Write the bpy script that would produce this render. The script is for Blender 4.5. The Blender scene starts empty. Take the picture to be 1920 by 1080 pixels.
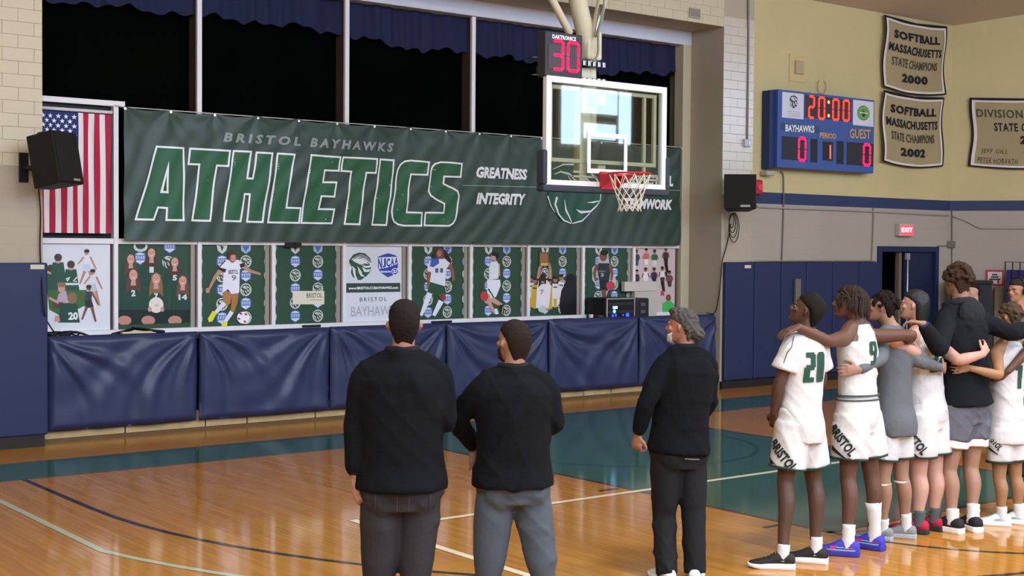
import bpy, bmesh, math, random
import numpy as np
from mathutils import Vector, Matrix, noise
from mathutils.bvhtree import BVHTree
from mathutils.geometry import tessellate_polygon

scene = bpy.context.scene
COL = scene.collection
random.seed(7)

# ------------------------------------------------------------------ camera
CF = 2532.3; CTH = 0.909894; CPI = -0.030284; CRO = 0.0077713; CH = 2.22
CV = np.array([math.cos(CTH)*math.cos(CPI), math.sin(CTH)*math.cos(CPI), math.sin(CPI)])
_r = np.array([math.sin(CTH), -math.cos(CTH), 0.0]); _u = np.cross(_r, CV)
CR = _r*math.cos(CRO)+_u*math.sin(CRO); CU = -_r*math.sin(CRO)+_u*math.cos(CRO)
C0 = np.array([0, 0, CH])
cam_d = bpy.data.cameras.new('camera'); cam = bpy.data.objects.new('camera', cam_d); COL.objects.link(cam)
cam_d.sensor_width = 36; cam_d.lens = CF/1920*36; cam_d.clip_start = .1; cam_d.clip_end = 200
M = Matrix(((CR[0], CU[0], -CV[0], 0), (CR[1], CU[1], -CV[1], 0), (CR[2], CU[2], -CV[2], CH), (0, 0, 0, 1)))
cam.matrix_world = M
scene.camera = cam
def ray(x, y): return CV+(x-960)/CF*CR-(y-540)/CF*CU
# measuring helpers: photograph pixel -> point on a real plane of the hall (floor, wall plane Y=const, or a depth)
def F(x, y, z=0): d = ray(x, y); return C0+(z-CH)/d[2]*d
def WY(x, y, Y): d = ray(x, y); return C0+Y/d[1]*d
def WX(x, y, X): d = ray(x, y); return C0+X/d[0]*d
def D(x, y, Z): return C0+Z*ray(x, y)

# ------------------------------------------------------------------ world, light, exposure
w = bpy.data.worlds.new('world'); scene.world = w; w.use_nodes = True
w.node_tree.nodes['Background'].inputs[0].default_value = (0.75, 0.85, 1, 1)
w.node_tree.nodes['Background'].inputs[1].default_value = 0.3
scene.view_settings.view_transform = 'Standard'; scene.view_settings.look = 'None'
scene.view_settings.exposure = .62; scene.view_settings.gamma = 1
scene.view_settings.use_curve_mapping = False
LAMP_W = 330
for lx in (-1, 5.5, 12, 18.5):
    for ly in (-2, 3.6, 9.2):
        ld = bpy.data.lights.new('gym_lamp', 'AREA'); lo = bpy.data.objects.new('gym_lamp', ld); COL.objects.link(lo)
        ld.shape = 'RECTANGLE'; ld.size = 1.3; ld.size_y = .7; ld.energy = LAMP_W*(.4 if lx > 15 else .9); ld.color = (1, .985, .97)
        lo.location = (lx, ly, 6.9+(14.8-ly)*.1)

# ------------------------------------------------------------------ materials
def lin(c):
    if isinstance(c, str):
        c = c.lstrip('#'); c = [int(c[i:i+2], 16)/255 for i in (0, 2, 4)]
    return tuple([(x/12.92 if x <= .04045 else ((x+.055)/1.055)**2.4) for x in c[:3]])+(1,)
MATS = {}
def mat(col, rough=.8, metal=0, spec=.3, emit=0, bump=0, bscale=40, var=0, vscale=6, coat=0, sheen=0, name=None, stretch=None, sss=0):
    key = (col, rough, metal, spec, emit, bump, bscale, var, vscale, coat, sheen, stretch, sss)
    if key in MATS: return MATS[key]
    m = bpy.data.materials.new(name or 'paint'); m.use_nodes = True; nt = m.node_tree; b = nt.nodes['Principled BSDF']
    L = lin(col); b.inputs['Base Color'].default_value = L; b.inputs['Roughness'].default_value = rough
    b.inputs['Metallic'].default_value = metal; b.inputs['Specular IOR Level'].default_value = spec
    if sss: b.inputs['Subsurface Weight'].default_value = sss; b.inputs['Subsurface Radius'].default_value = (.01, .004, .002)
    if coat: b.inputs['Coat Weight'].default_value = coat
    if sheen: b.inputs['Sheen Weight'].default_value = sheen
    if emit: b.inputs['Emission Color'].default_value = L; b.inputs['Emission Strength'].default_value = emit
    if bump or var:
        tc = nt.nodes.new('ShaderNodeTexCoord'); mp = nt.nodes.new('ShaderNodeMapping')
        nt.links.new(tc.outputs['Object'], mp.inputs[0])
        if stretch: mp.inputs['Scale'].default_value = stretch
    if var:
        n = nt.nodes.new('ShaderNodeTexNoise'); n.inputs['Scale'].default_value = vscale; n.inputs['Detail'].default_value = 5
        nt.links.new(mp.outputs[0], n.inputs['Vector'])
        r = nt.nodes.new('ShaderNodeValToRGB'); r.color_ramp.elements[0].position = .3; r.color_ramp.elements[1].position = .7
        r.color_ramp.elements[0].color = tuple(x*(1-var) for x in L[:3])+(1,); r.color_ramp.elements[1].color = tuple(min(1, x*(1+var)) for x in L[:3])+(1,)
        nt.links.new(n.outputs[0], r.inputs[0]); nt.links.new(r.outputs[0], b.inputs['Base Color'])
    if bump:
        n = nt.nodes.new('ShaderNodeTexNoise'); n.inputs['Scale'].default_value = bscale; n.inputs['Detail'].default_value = 4
        nt.links.new(mp.outputs[0], n.inputs['Vector'])
        bp = nt.nodes.new('ShaderNodeBump'); bp.inputs['Strength'].default_value = bump; bp.inputs['Distance'].default_value = .02
        nt.links.new(n.outputs[0], bp.inputs['Height']); nt.links.new(bp.outputs[0], b.inputs['Normal'])
    MATS[key] = m; return m

# ------------------------------------------------------------------ object helpers
def link(o, parent=None):
    COL.objects.link(o)
    if parent: o.parent = parent
    return o
def tag(o, label=None, cat=None, group=None, kind=None):
    if label: o['label'] = label
    if cat: o['category'] = cat
    if group: o['group'] = group
    if kind: o['kind'] = kind
    return o
def empty(name, loc=(0, 0, 0), label=None, cat=None, group=None, kind=None):
    o = bpy.data.objects.new(name, None); o.location = Vector(loc); o.empty_display_size = .1; COL.objects.link(o)
    return tag(o, label, cat, group, kind)
def finish(o, parent):
    # keep world position when parented to an Empty placed at the thing's base
    if parent:
        p = parent; off = Vector((0, 0, 0))
        while p: off += p.location; p = p.parent
        o.location = o.location-off
        o.parent = parent
    return o
def mesh_obj(name, verts, faces, mats, parent=None, smooth=False, mi=None):
    me = bpy.data.meshes.new(name); me.from_pydata([tuple(v) for v in verts], [], faces)
    if not isinstance(mats, (list, tuple)): mats = [mats]
    for m in mats: me.materials.append(m)
    if mi is not None: me.polygons.foreach_set('material_index', mi)
    if smooth: me.polygons.foreach_set('use_smooth', [True]*len(me.polygons))
    me.update(); o = bpy.data.objects.new(name, me); COL.objects.link(o); return finish(o, parent)
def bm_obj(name, bm, m, parent=None, smooth=False, bevel=0):
    me = bpy.data.meshes.new(name); bmesh.ops.recalc_face_normals(bm, faces=bm.faces); bm.to_mesh(me); bm.free()
    if not isinstance(m, (list, tuple)): m = [m]
    for x in m: me.materials.append(x)
    if smooth: me.polygons.foreach_set('use_smooth', [True]*len(me.polygons))
    o = bpy.data.objects.new(name, me); COL.objects.link(o)
    if bevel:
        b = o.modifiers.new('bevel', 'BEVEL'); b.width = bevel; b.segments = 2; b.limit_method = 'ANGLE'
    return finish(o, parent)
def add_box(bm, x0, x1, y0, y1, z0, z1, mtx=None, mi=0):
    vs = [bm.verts.new((x, y, z)) for z in (z0, z1) for y in (y0, y1) for x in (x0, x1)]
    if mtx: 
        for v in vs: v.co = mtx @ v.co
    for f in ((0, 1, 3, 2), (4, 6, 7, 5), (0, 4, 5, 1), (2, 3, 7, 6), (0, 2, 6, 4), (1, 5, 7, 3)):
        fc = bm.faces.new([vs[i] for i in f]); fc.material_index = mi
def box(name, x0, x1, y0, y1, z0, z1, m, parent=None, bevel=0, mtx=None):
    bm = bmesh.new(); add_box(bm, x0, x1, y0, y1, z0, z1, mtx); return bm_obj(name, bm, m, parent, bevel=bevel)
def basis(d, ref):
    d = d.normalized(); s = d.cross(ref)
    if s.length < 1e-4: s = d.cross(Vector((1, 0, 0)))
    s.normalize(); return s, s.cross(d).normalized()*-1 if False else d.cross(s).normalized()
def tube(bm, pts, rad, seg=12, ref=(0, 0, 1), caps=True, round_caps=True, mi=0):
    """closed loft; rad items: r or (r_side, r_other); ring frame from ref"""
    pts = [Vector(p) for p in pts]; ref = Vector(ref); rings = []
    rad = [(r, r) if not isinstance(r, (tuple, list)) else r for r in rad]
    n = len(pts); P = []; R = []; T = []
    for i in range(n):
        a = pts[max(i-1, 0)]; b = pts[min(i+1, n-1)]; T.append((b-a).normalized()); P.append(pts[i]); R.append(rad[i])
    if caps and round_caps:
        k = min(R[0]); P.insert(0, P[0]-T[0]*k*.45); R.insert(0, (R[0][0]*.6, R[0][1]*.6)); T.insert(0, T[0])
        k = min(R[-1]); P.append(P[-1]+T[-1]*k*.45); R.append((R[-1][0]*.6, R[-1][1]*.6)); T.append(T[-1])
    for p, r, t in zip(P, R, T):
        s, o = basis(t, ref)
        rings.append([bm.verts.new(p+s*r[0]*math.cos(2*math.pi*j/seg)+o*r[1]*math.sin(2*math.pi*j/seg)) for j in range(seg)])
    for a, b in zip(rings, rings[1:]):
        for j in range(seg): bm.faces.new((a[j], a[(j+1) % seg], b[(j+1) % seg], b[j])).material_index = mi
    if caps: bm.faces.new(rings[0][::-1]).material_index = mi; bm.faces.new(rings[-1]).material_index = mi
def tube_obj(name, pts, r, m, parent=None, seg=8):
    bm = bmesh.new(); tube(bm, pts, [r]*len(pts) if not isinstance(r, list) else r, seg, ref=(.3, .5, .8)); return bm_obj(name, bm, m, parent, smooth=True)
def smooth_path(pts, n=6):
    pts = [Vector(p) for p in pts]; out = []
    for i in range(len(pts)-1):
        p0 = pts[max(i-1, 0)]; p1 = pts[i]; p2 = pts[i+1]; p3 = pts[min(i+2, len(pts)-1)]
        for k in range(n):
            t = k/n; out.append(.5*((2*p1)+(p2-p0)*t+(2*p0-5*p1+4*p2-p3)*t*t+(-p0+3*p1-3*p2+p3)*t**3))
    return out+[pts[-1]]
def ellipsoid(bm, c, rx, ry, rz, mtx=None, u=14, v=9):
    r = bmesh.ops.create_uvsphere(bm, u_segments=u, v_segments=v, radius=1)
    for q in r['verts']:
        p = Vector((q.co.x*rx, q.co.y*ry, q.co.z*rz))
        q.co = (mtx @ p if mtx else p)+Vector(c)

# ------------------------------------------------------------------ flat print (lettering, pictures) as vector shapes
_tc = {}
def text2d(s, bold=.02, shear=0, space=1.0):
    key = (s, bold, shear, space)
    if key not in _tc:
        cu = bpy.data.curves.new('t', 'FONT'); cu.body = s; cu.offset = bold; cu.shear = shear; cu.space_character = space; cu.resolution_u = 2
        o = bpy.data.objects.new('t', cu); me = bpy.data.meshes.new_from_object(o)
        v = np.array([x.co[:2] for x in me.vertices]); f = [tuple(p.vertices) for p in me.polygons]
        v -= v.min(0); v /= v.max(0); _tc[key] = (v, f)
        bpy.data.objects.remove(o); bpy.data.curves.remove(cu); bpy.data.meshes.remove(me)
    return _tc[key]
def ell(cx, cy, rx, ry, rot=0, n=14):
    c, s = math.cos(rot), math.sin(rot)
    return [(cx+rx*math.cos(t)*c-ry*math.sin(t)*s, cy+rx*math.cos(t)*s+ry*math.sin(t)*c) for t in [2*math.pi*i/n for i in range(n)]]
def limb2(pts, ws):
    """tapered stroke through pts"""
    L = []; R = []
    for i, p in enumerate(pts):
        a = pts[max(i-1, 0)]; b = pts[min(i+1, len(pts)-1)]; dx, dy = b[0]-a[0], b[1]-a[1]; l = math.hypot(dx, dy) or 1
        nx, ny = -dy/l*ws[i]/2, dx/l*ws[i]/2; L.append((p[0]+nx, p[1]+ny)); R.append((p[0]-nx, p[1]-ny))
    return L+R[::-1]
def offset_poly(P, d):
    n = len(P); A = sum(P[i][0]*P[(i+1) % n][1]-P[(i+1) % n][0]*P[i][1] for i in range(n)); s = 1 if A > 0 else -1; out = []
    for i in range(n):
        p0, p1, p2 = P[i-1], P[i], P[(i+1) % n]
        def nrm(a, b):
            dx, dy = b[0]-a[0], b[1]-a[1]; l = math.hypot(dx, dy) or 1; return (-dy/l*s, dx/l*s)
        n1 = nrm(p0, p1); n2 = nrm(p1, p2); k = 1+n1[0]*n2[0]+n1[1]*n2[1]; k = max(k, .35)
        out.append((p1[0]+d*(n1[0]+n2[0])/k, p1[1]+d*(n1[1]+n2[1])/k))
    return out
class Print:
    def __init__(s): s.items = []; s.lay = 0
    def poly(s, col, *loops, same=False):
        if not same: s.lay += 1
        loops = [list(l) for l in loops]
        tri = tessellate_polygon([[Vector((a, b, 0)) for a, b in l] for l in loops])
        s.items.append(([p for l in loops for p in l], tri, col, s.lay))
    def text(s, col, t, x0, x1, y0, y1, bold=.02, shear=0, space=1.0, y0b=None, same=False, rot=0):
        """box x0..x1, y0 (baseline side) .. y1 (top); y0b skews the right end"""
        if not same: s.lay += 1
        v, f = text2d(t, bold, shear, space); dy = (y0b-y0) if y0b is not None else 0
        vv = [(x0+(x1-x0)*a, y0+(y1-y0)*b+dy*a) for a, b in v]
        if rot:
            cx, cy = (x0+x1)/2, (y0+y1)/2; c, sn = math.cos(rot), math.sin(rot)
            vv = [(cx+(a-cx)*c-(b-cy)*sn, cy+(a-cx)*sn+(b-cy)*c) for a, b in vv]
        s.items.append((vv, f, col, s.lay))
    def build(s, name, mapper, parent, cut=0, step=.0005, rough=.6, emit=0, axis=None):
        cols = sorted(set(i[2] for i in s.items)); V = []; Fc = []; mi = []
        for vv, f, col, lay in s.items:
            if cut:
                bm = bmesh.new(); bv = [bm.verts.new((a, b, 0)) for a, b in vv]
                for t in f:
                    try: bm.faces.new([bv[i] for i in t])
                    except ValueError: pass
                xs = [a for a, b in vv]; ys = [b for a, b in vv]
                for ax, lo, hi in ((0, min(xs), max(xs)), (1, min(ys), max(ys))):
                    k = math.ceil(lo/cut)*cut
                    while k < hi:
                        co = (k, 0, 0) if ax == 0 else (0, k, 0); no = (1, 0, 0) if ax == 0 else (0, 1, 0)
                        bmesh.ops.bisect_plane(bm, geom=bm.verts[:]+bm.edges[:]+bm.faces[:], plane_co=co, plane_no=no); k += cut
                bm.verts.index_update(); vv = [(v.co.x, v.co.y) for v in bm.verts]; f = [[v.index for v in q.verts] for q in bm.faces]; bm.free()
            mp = [mapper(a, b, lay*step) for a, b in vv]
            ok = [m is not None for m in mp]; idx = {}; 
            for i, m in enumerate(mp):
                if m is not None: idx[i] = len(V); V.append(m)
            for q in f:
                if all(ok[i] for i in q): Fc.append([idx[i] for i in q]); mi.append(cols.index(col))
        o = mesh_obj(name, V, Fc, [mat(c, rough, emit=emit) for c in cols], parent, mi=mi)
        return o
SEGS = {'0': 'abcdef', '1': 'bc', '2': 'abged', '3': 'abgcd', '4': 'fgbc', '5': 'afgcd', '6': 'afgedc', '7': 'abc', '8': 'abcdefg', '9': 'abcdfg'}
def seg_dots(pr, ch, x0, x1, z0, z1, col, r, dash=None):
    """seven segment digit as rows of lamps"""
    w_, h = x1-x0, z1-z0; zm = (z0+z1)/2; g = r*1.2
    L = {'a': ((x0+g, z1), (x1-g, z1)), 'b': ((x1, z1-g), (x1, zm+g)), 'c': ((x1, zm-g), (x1, z0+g)), 'd': ((x0+g, z0), (x1-g, z0)), 'e': ((x0, zm-g), (x0, z0+g)), 'f': ((x0, z1-g), (x0, zm+g)), 'g': ((x0+g, zm), (x1-g, zm))}
    pr.lay += 1
    for s_ in SEGS[ch]:
        a, b = L[s_]; ln = math.hypot(b[0]-a[0], b[1]-a[1])
        pr.poly(col, limb2([a, b], [r*1.5, r*1.5]), same=True)
        n = max(2, round(ln/(r*1.9)))
        for i in range(n+1):
            t = i/n; pr.poly(col, ell(a[0]+(b[0]-a[0])*t, a[1]+(b[1]-a[1])*t, r, r, n=6), same=True)
def hawk(pr, cx, cy, r, light, dark, flip=1, bg=None, sx=None):
    """round bird-head emblem of swept feathers; sx = width scale"""
    sx = sx or 1
    def T(p): return [(cx+a*r*sx*flip, cy+b*r) for a, b in p]
    if bg: pr.poly(bg, ell(cx, cy, r*sx*1.08, r*1.08, n=20))
    pr.poly(dark, T([(-1, .05), (-.95, .45), (-.6, .85), (-.1, 1), (.4, .95), (.85, .6), (1, .25), (.7, .3), (.9, .0), (.95, -.25), (.8, -.5), (.5, -.75), (.1, -.98), (-.25, -1), (-.6, -.8), (-.88, -.45)]))
    pr.poly(light, T([(-.75, .5), (-.3, .78), (.25, .72), (.7, .5), (.95, .22), (.45, .33), (.1, .3), (.4, .15), (.0, .12), (-.45, .3)]))
    pr.poly(dark, T([(-.25, .6), (.15, .62), (.5, .42), (.1, .46)]))
    for a, b, c, d in (((-.98, .3), (-.9, -.55), (-.7, -.75), (-.72, -.1)), ((-.7, .05), (-.45, -.9), (-.2, -1.0), (-.42, -.2)), ((-.25, .02), (.05, -.7), (.45, -.8), (.1, -.35))):
        pr.poly(light, T([a, ((a[0]+b[0])/2-.02, (a[1]+b[1])/2-.1), b, c, ((c[0]+d[0])/2-.1, (c[1]+d[1])/2), d]))
    pr.poly(light, T([(.15, -.05), (.55, -.25), (.95, -.2), (.75, -.42), (.35, -.42)]))
    pr.poly(light, T([(.1, .1), (.5, .02), (.98, .08), (.8, -.1), (.4, -.12)]))
def shield(pr, cx, cy, r, c1, c2, sx=1):
    def T(p): return [(cx+a*r*sx, cy+b*r) for a, b in p]
    pr.poly(c1, T([(-.75, .75), (0, 1), (.75, .75), (.9, .3), (.85, -.45), (0, -1), (-.85, -.45), (-.9, .3)]))
    pr.poly(c2, T([(-.6, .7), (0, .85), (.6, .7), (.6, .5), (-.6, .5)]))
    pr.poly(c2, T([(-.7, -.3), (.7, -.3), (.65, -.48), (0, -.85), (-.65, -.48)]))
    pr.lay += 1
    for k in range(4):
        x = -.68+k*.38; pr.poly(c2, T([(x, .32), (x+.22, .32), (x+.22, -.15), (x, -.15)]), same=True)
    pr.lay += 1
    for k in range(4):
        x = -.68+k*.38; pr.poly(c1, T([(x+.08, .18), (x+.15, .18), (x+.15, -.15), (x+.08, -.15)]), same=True)
# ================================================================== THE HALL
YW = 14.8        # plane of the wall piers
YG = 15.6        # plane of the recessed windows
XL = 5.01; XR = 15.68; XR2 = 16.38; XC = 21.75
CREAM = '#c8bba2'; GREYW = '#a89c8a'; YEL = '#cbbd88'

def wall_material(name, zs, bricks=False):
    """painted masonry: list of (z from, colour), hard edges where the paint changes"""
    m = bpy.data.materials.new(name); m.use_nodes = True; nt = m.node_tree; b = nt.nodes['Principled BSDF']
    g = nt.nodes.new('ShaderNodeNewGeometry'); sp = nt.nodes.new('ShaderNodeSeparateXYZ'); nt.links.new(g.outputs['Position'], sp.inputs[0])
    mr = nt.nodes.new('ShaderNodeMath'); mr.operation = 'DIVIDE'; mr.inputs[1].default_value = 12; nt.links.new(sp.outputs['Z'], mr.inputs[0])
    r = nt.nodes.new('ShaderNodeValToRGB'); r.color_ramp.interpolation = 'CONSTANT'; nt.links.new(mr.outputs[0], r.inputs[0])
    el = r.color_ramp.elements
    el[0].position = 0; el[0].color = lin(zs[0][1])
    for i, (z, c) in enumerate(zs[1:]):
        e = el[1] if i == 0 else el.new(z/12)
        e.position = z/12; e.color = lin(c)
    no = nt.nodes.new('ShaderNodeTexNoise'); no.inputs['Scale'].default_value = .7; no.inputs['Detail'].default_value = 6; nt.links.new(g.outputs['Position'], no.inputs['Vector'])
    mx = nt.nodes.new('ShaderNodeMix'); mx.data_type = 'RGBA'; mx.blend_type = 'MULTIPLY'; mx.inputs[0].default_value = .35
    rr = nt.nodes.new('ShaderNodeValToRGB'); rr.color_ramp.elements[0].position = .3; rr.color_ramp.elements[0].color = (.7, .7, .68, 1); rr.color_ramp.elements[1].position = .7; rr.color_ramp.elements[1].color = (1, 1, 1, 1)
    nt.links.new(no.outputs[0], rr.inputs[0]); nt.links.new(r.outputs[0], mx.inputs[6]); nt.links.new(rr.outputs[0], mx.inputs[7]); nt.links.new(mx.outputs[2], b.inputs['Base Color'])
    # faint block joints
    cb = nt.nodes.new('ShaderNodeCombineXYZ'); ad = nt.nodes.new('ShaderNodeMath'); ad.operation = 'SUBTRACT'; nt.links.new(sp.outputs['X'], ad.inputs[0]); nt.links.new(sp.outputs['Y'], ad.inputs[1])
    nt.links.new(ad.outputs[0], cb.inputs[0]); nt.links.new(sp.outputs['Z'], cb.inputs[1])
    br = nt.nodes.new('ShaderNodeTexBrick'); br.inputs['Scale'].default_value = 1; br.inputs['Brick Width'].default_value = .41; br.inputs['Row Height'].default_value = .2; br.inputs['Mortar Size'].default_value = .006; br.inputs['Mortar Smooth'].default_value = .6
    nt.links.new(cb.outputs[0], br.inputs['Vector'])
    bp = nt.nodes.new('ShaderNodeBump'); bp.inputs['Strength'].default_value = .25; bp.inputs['Distance'].default_value = .004; bp.invert = True
    nt.links.new(br.outputs['Fac'], bp.inputs['Height']); nt.links.new(bp.outputs[0], b.inputs['Normal'])
    b.inputs['Roughness'].default_value = .55; b.inputs['Specular IOR Level'].default_value = .3
    return m
M_TILEWALL = wall_material('pier paint', [(0, '#b0a48e'), (3.05, '#b3a88f')])
M_WALLB = wall_material('end wall paint', [(0, '#aba193'), (2.93, '#2b3a5c'), (3.14, YEL)])

# floor ------------------------------------------------------------
m = bpy.data.materials.new('varnished maple'); m.use_nodes = True; nt = m.node_tree; b = nt.nodes['Principled BSDF']
g = nt.nodes.new('ShaderNodeNewGeometry'); mp = nt.nodes.new('ShaderNodeMapping'); mp.inputs['Rotation'].default_value = (0, 0, math.pi/2); nt.links.new(g.outputs['Position'], mp.inputs[0])
br = nt.nodes.new('ShaderNodeTexBrick'); nt.links.new(mp.outputs[0], br.inputs['Vector'])
for k_, v_ in (('Scale', 1), ('Brick Width', 1.1), ('Row Height', .058), ('Mortar Size', .0012), ('Mortar Smooth', .3), ('Bias', 0)): br.inputs[k_].default_value = v_
br.inputs['Color1'].default_value = lin('#bd8534'); br.inputs['Color2'].default_value = lin('#b1792d'); br.inputs['Mortar'].default_value = lin('#96682c')
mp2 = nt.nodes.new('ShaderNodeMapping'); mp2.inputs['Scale'].default_value = (14, .8, 1); nt.links.new(g.outputs['Position'], mp2.inputs[0])
no = nt.nodes.new('ShaderNodeTexNoise'); no.inputs['Scale'].default_value = 1.4; no.inputs['Detail'].default_value = 6; nt.links.new(mp2.outputs[0], no.inputs['Vector'])
mx = nt.nodes.new('ShaderNodeMix'); mx.data_type = 'RGBA'; mx.blend_type = 'MULTIPLY'; mx.inputs[0].default_value = .5
rr = nt.nodes.new('ShaderNodeValToRGB'); rr.color_ramp.elements[0].position = .35; rr.color_ramp.elements[0].color = (.74, .66, .55, 1); rr.color_ramp.elements[1].position = .65; rr.color_ramp.elements[1].color = (1, 1, 1, 1)
nt.links.new(no.outputs[0], rr.inputs[0]); nt.links.new(br.outputs[0], mx.inputs[6]); nt.links.new(rr.outputs[0], mx.inputs[7]); nt.links.new(mx.outputs[2], b.inputs['Base Color'])
no2 = nt.nodes.new('ShaderNodeTexNoise'); no2.inputs['Scale'].default_value = 2.5; nt.links.new(g.outputs['Position'], no2.inputs['Vector'])
bp = nt.nodes.new('ShaderNodeBump'); bp.inputs['Strength'].default_value = .12; bp.inputs['Distance'].default_value = .01; nt.links.new(no2.outputs[0], bp.inputs['Height']); nt.links.new(bp.outputs[0], b.inputs['Normal'])
b.inputs['Roughness'].default_value = .085; b.inputs['Specular IOR Level'].default_value = .5
floor = box('floor', -9, 46, -7, 16.6, -.2, 0, m); tag(floor, kind='structure')
def floor_print(name, fn, rough=.1, z=.0006):
    p = Print(); fn(p); return p.build(name, lambda x, y, l: (x, y, z+l), floor, rough=rough, step=.0004)
GR = '#345c4d'
def arc(cx, cy, r, a0, a1, wd, n=48):
    A = [math.radians(a0+(a1-a0)*i/n) for i in range(n+1)]
    return [(cx+(r+wd/2)*math.cos(a), cy+(r+wd/2)*math.sin(a)) for a in A]+[(cx+(r-wd/2)*math.cos(a), cy+(r-wd/2)*math.sin(a)) for a in A[::-1]]
HX, HY = 10.30, 11.12
floor_print('painted_lane', lambda p: (p.poly(GR, [(-9, 12.78), (24, 12.78), (24, 13.78), (-9, 13.78)]), p.poly(GR, [(8.46, 6.78), (12.16, 6.78), (12.16, 12.79), (8.46, 12.79)])))
floor_print('wall_strip', lambda p: p.poly('#ab7326', [(-9, 13.79), (24, 13.79), (24, 14.8), (XR, 14.8), (XR, 15.1), (XL, 15.1), (XL, 14.8), (-9, 14.8)]), rough=.2)
DK = '#2a2a33'
def dark_lines(p):
    p.poly(DK, arc(HX, 11.0, 6.15, 180, 360, .05))
    p.poly(DK, [(4.12, 11), (4.17, 11), (4.17, 12.78), (4.12, 12.78)], same=True); p.poly(DK, [(16.43, 11), (16.48, 11), (16.48, 12.78), (16.43, 12.78)], same=True)
    for x in (8.46, 12.16): p.poly('#3a3a33', [(x-.025, 6.76), (x+.025, 6.76), (x+.025, 12.78), (x-.025, 12.78)], same=True)
    p.poly('#3a3a33', [(8.43, 6.755), (12.19, 6.755), (12.19, 6.805), (8.43, 6.805)], same=True)
    p.poly(DK, arc(HX, 6.78, 1.83, 180, 360, .045), same=True)
    p.poly('#1c4a44', arc(HX, 11.2, 1.5, 180, 360, .05), same=True)
    for y in (7.21, 9.19, 10.1): p.poly(DK, [(8.17, y-.025), (8.40, y-.025), (8.40, y+.025), (8.17, y+.025)], same=True)
floor_print('dark_court_lines', dark_lines, z=.0016)
floor_print('grey_baseline', lambda p: p.poly('#6a6a5c', [(4.2, 12.76), (24, 12.76), (24, 12.79), (4.2, 12.79)]), z=.0018)
def white_lines(p):
    p.poly('#ece3c4', [(5.62, 8.94), (30, 8.94), (30, 9.01), (5.62, 9.01)])
    p.poly('#ece3c4', [(5.63, -2), (5.70, -2), (5.70, 9.36), (5.63, 9.36)])
floor_print('white_court_lines', white_lines, z=.0028)
floor_print('pale_arc_line', lambda p: (p.poly('#b4bda0', [(3.60, 9.47), (3.66, 9.47), (3.66, 12.78), (3.60, 12.78)]), p.poly('#b4bda0', arc(HX, 11.15, 6.88, 194.1, 346, .06), same=True)), z=.0022)

# walls ------------------------------------------------------------
def struct_box(name, *a, **k): o = box(name, *a, **k); return tag(o, kind='structure')
wl = struct_box('wall_left_pier', -9, XL, YW, 16.2, 0, 9.5, M_TILEWALL)
wr = struct_box('wall_right_pier', XR, XR2, YW, 16.2, 0, 9.5, M_TILEWALL)
wt = struct_box('wall_above_windows', XL, XR, YW, 16.2, 5.70, 9.5, M_TILEWALL)
wb = struct_box('wall_below_windows', XL, XR, 15.45, 16.2, 0, 1.14, mat('#8d8372'))
struct_box('wall_behind_windows', XL, XR, 16.1, 16.2, 1.14, 5.7, mat('#0c0f0c'))
dX0 = WY(1643, 560, YW)[0]; dX1 = WY(1757, 560, YW)[0]; dZ = WY(1700, 462, YW)[2]
we = struct_box('wall_end', XR2, dX0, YW, 16.2, 0, 9.5, M_WALLB)
struct_box('wall_end_above_door', dX0, dX1, YW, 16.2, dZ, 9.5, M_WALLB)
struct_box('wall_end_beside_door', dX1, XC+.02, YW, 16.2, 0, 9.5, M_WALLB)
hR = Vector((CR[0], CR[1], 0)).normalized(); hV = Vector((CV[0], CV[1], 0)).normalized()
cdir = (hR*math.sin(math.radians(72))-hV*math.cos(math.radians(72))).normalized(); cnor = Vector((cdir.y, -cdir.x, 0))  # into the room
if cnor.dot(hV) > 0: cnor = -cnor
cor = Vector((XC, YW, 0))
mw = Matrix.Translation(cor) @ Matrix(((cdir.x, cnor.x, 0, 0), (cdir.y, cnor.y, 0, 0), (0, 0, 1, 0), (0, 0, 0, 1)))
struct_box('wall_corner', 0, 12, -.3, 0, 0, 9.5, M_WALLB, mtx=mw)
def WC(x, y, off=0):
    d = Vector(ray(x, y)); o = Vector((0, 0, CH)); t = (cor+cnor*off-o).dot(cnor)/d.dot(cnor); return o+d*t
def uC(x, y): q = mw.inverted() @ WC(x, y); return q.x, q.z
struct_box('wall_far_left', -9.2, -9, -7, 16.2, 0, 10, mat('#b6a98a'))
struct_box('wall_far_right', 46, 46.2, -7, 16.2, 0, 10, mat('#b6a98a'))
struct_box('wall_back', -9, 46, -7.2, -7, 0, 10, mat('#c9b98a'))
bm = bmesh.new(); vs = [bm.verts.new(p) for p in ((-9.2, 15.0, 6.33), (47, 15.0, 6.33), (47, -7.2, 9.66), (-9.2, -7.2, 9.66), (-9.2, 15.0, 6.5), (47, 15.0, 6.5), (47, -7.2, 9.8), (-9.2, -7.2, 9.8))]
for f in ((0, 1, 2, 3), (7, 6, 5, 4), (0, 4, 5, 1), (1, 5, 6, 2), (2, 6, 7, 3), (3, 7, 4, 0)): bm.faces.new([vs[i] for i in f])
tag(bm_obj('ceiling', bm, mat('#cdc6ba', .8)), kind='structure')
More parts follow.
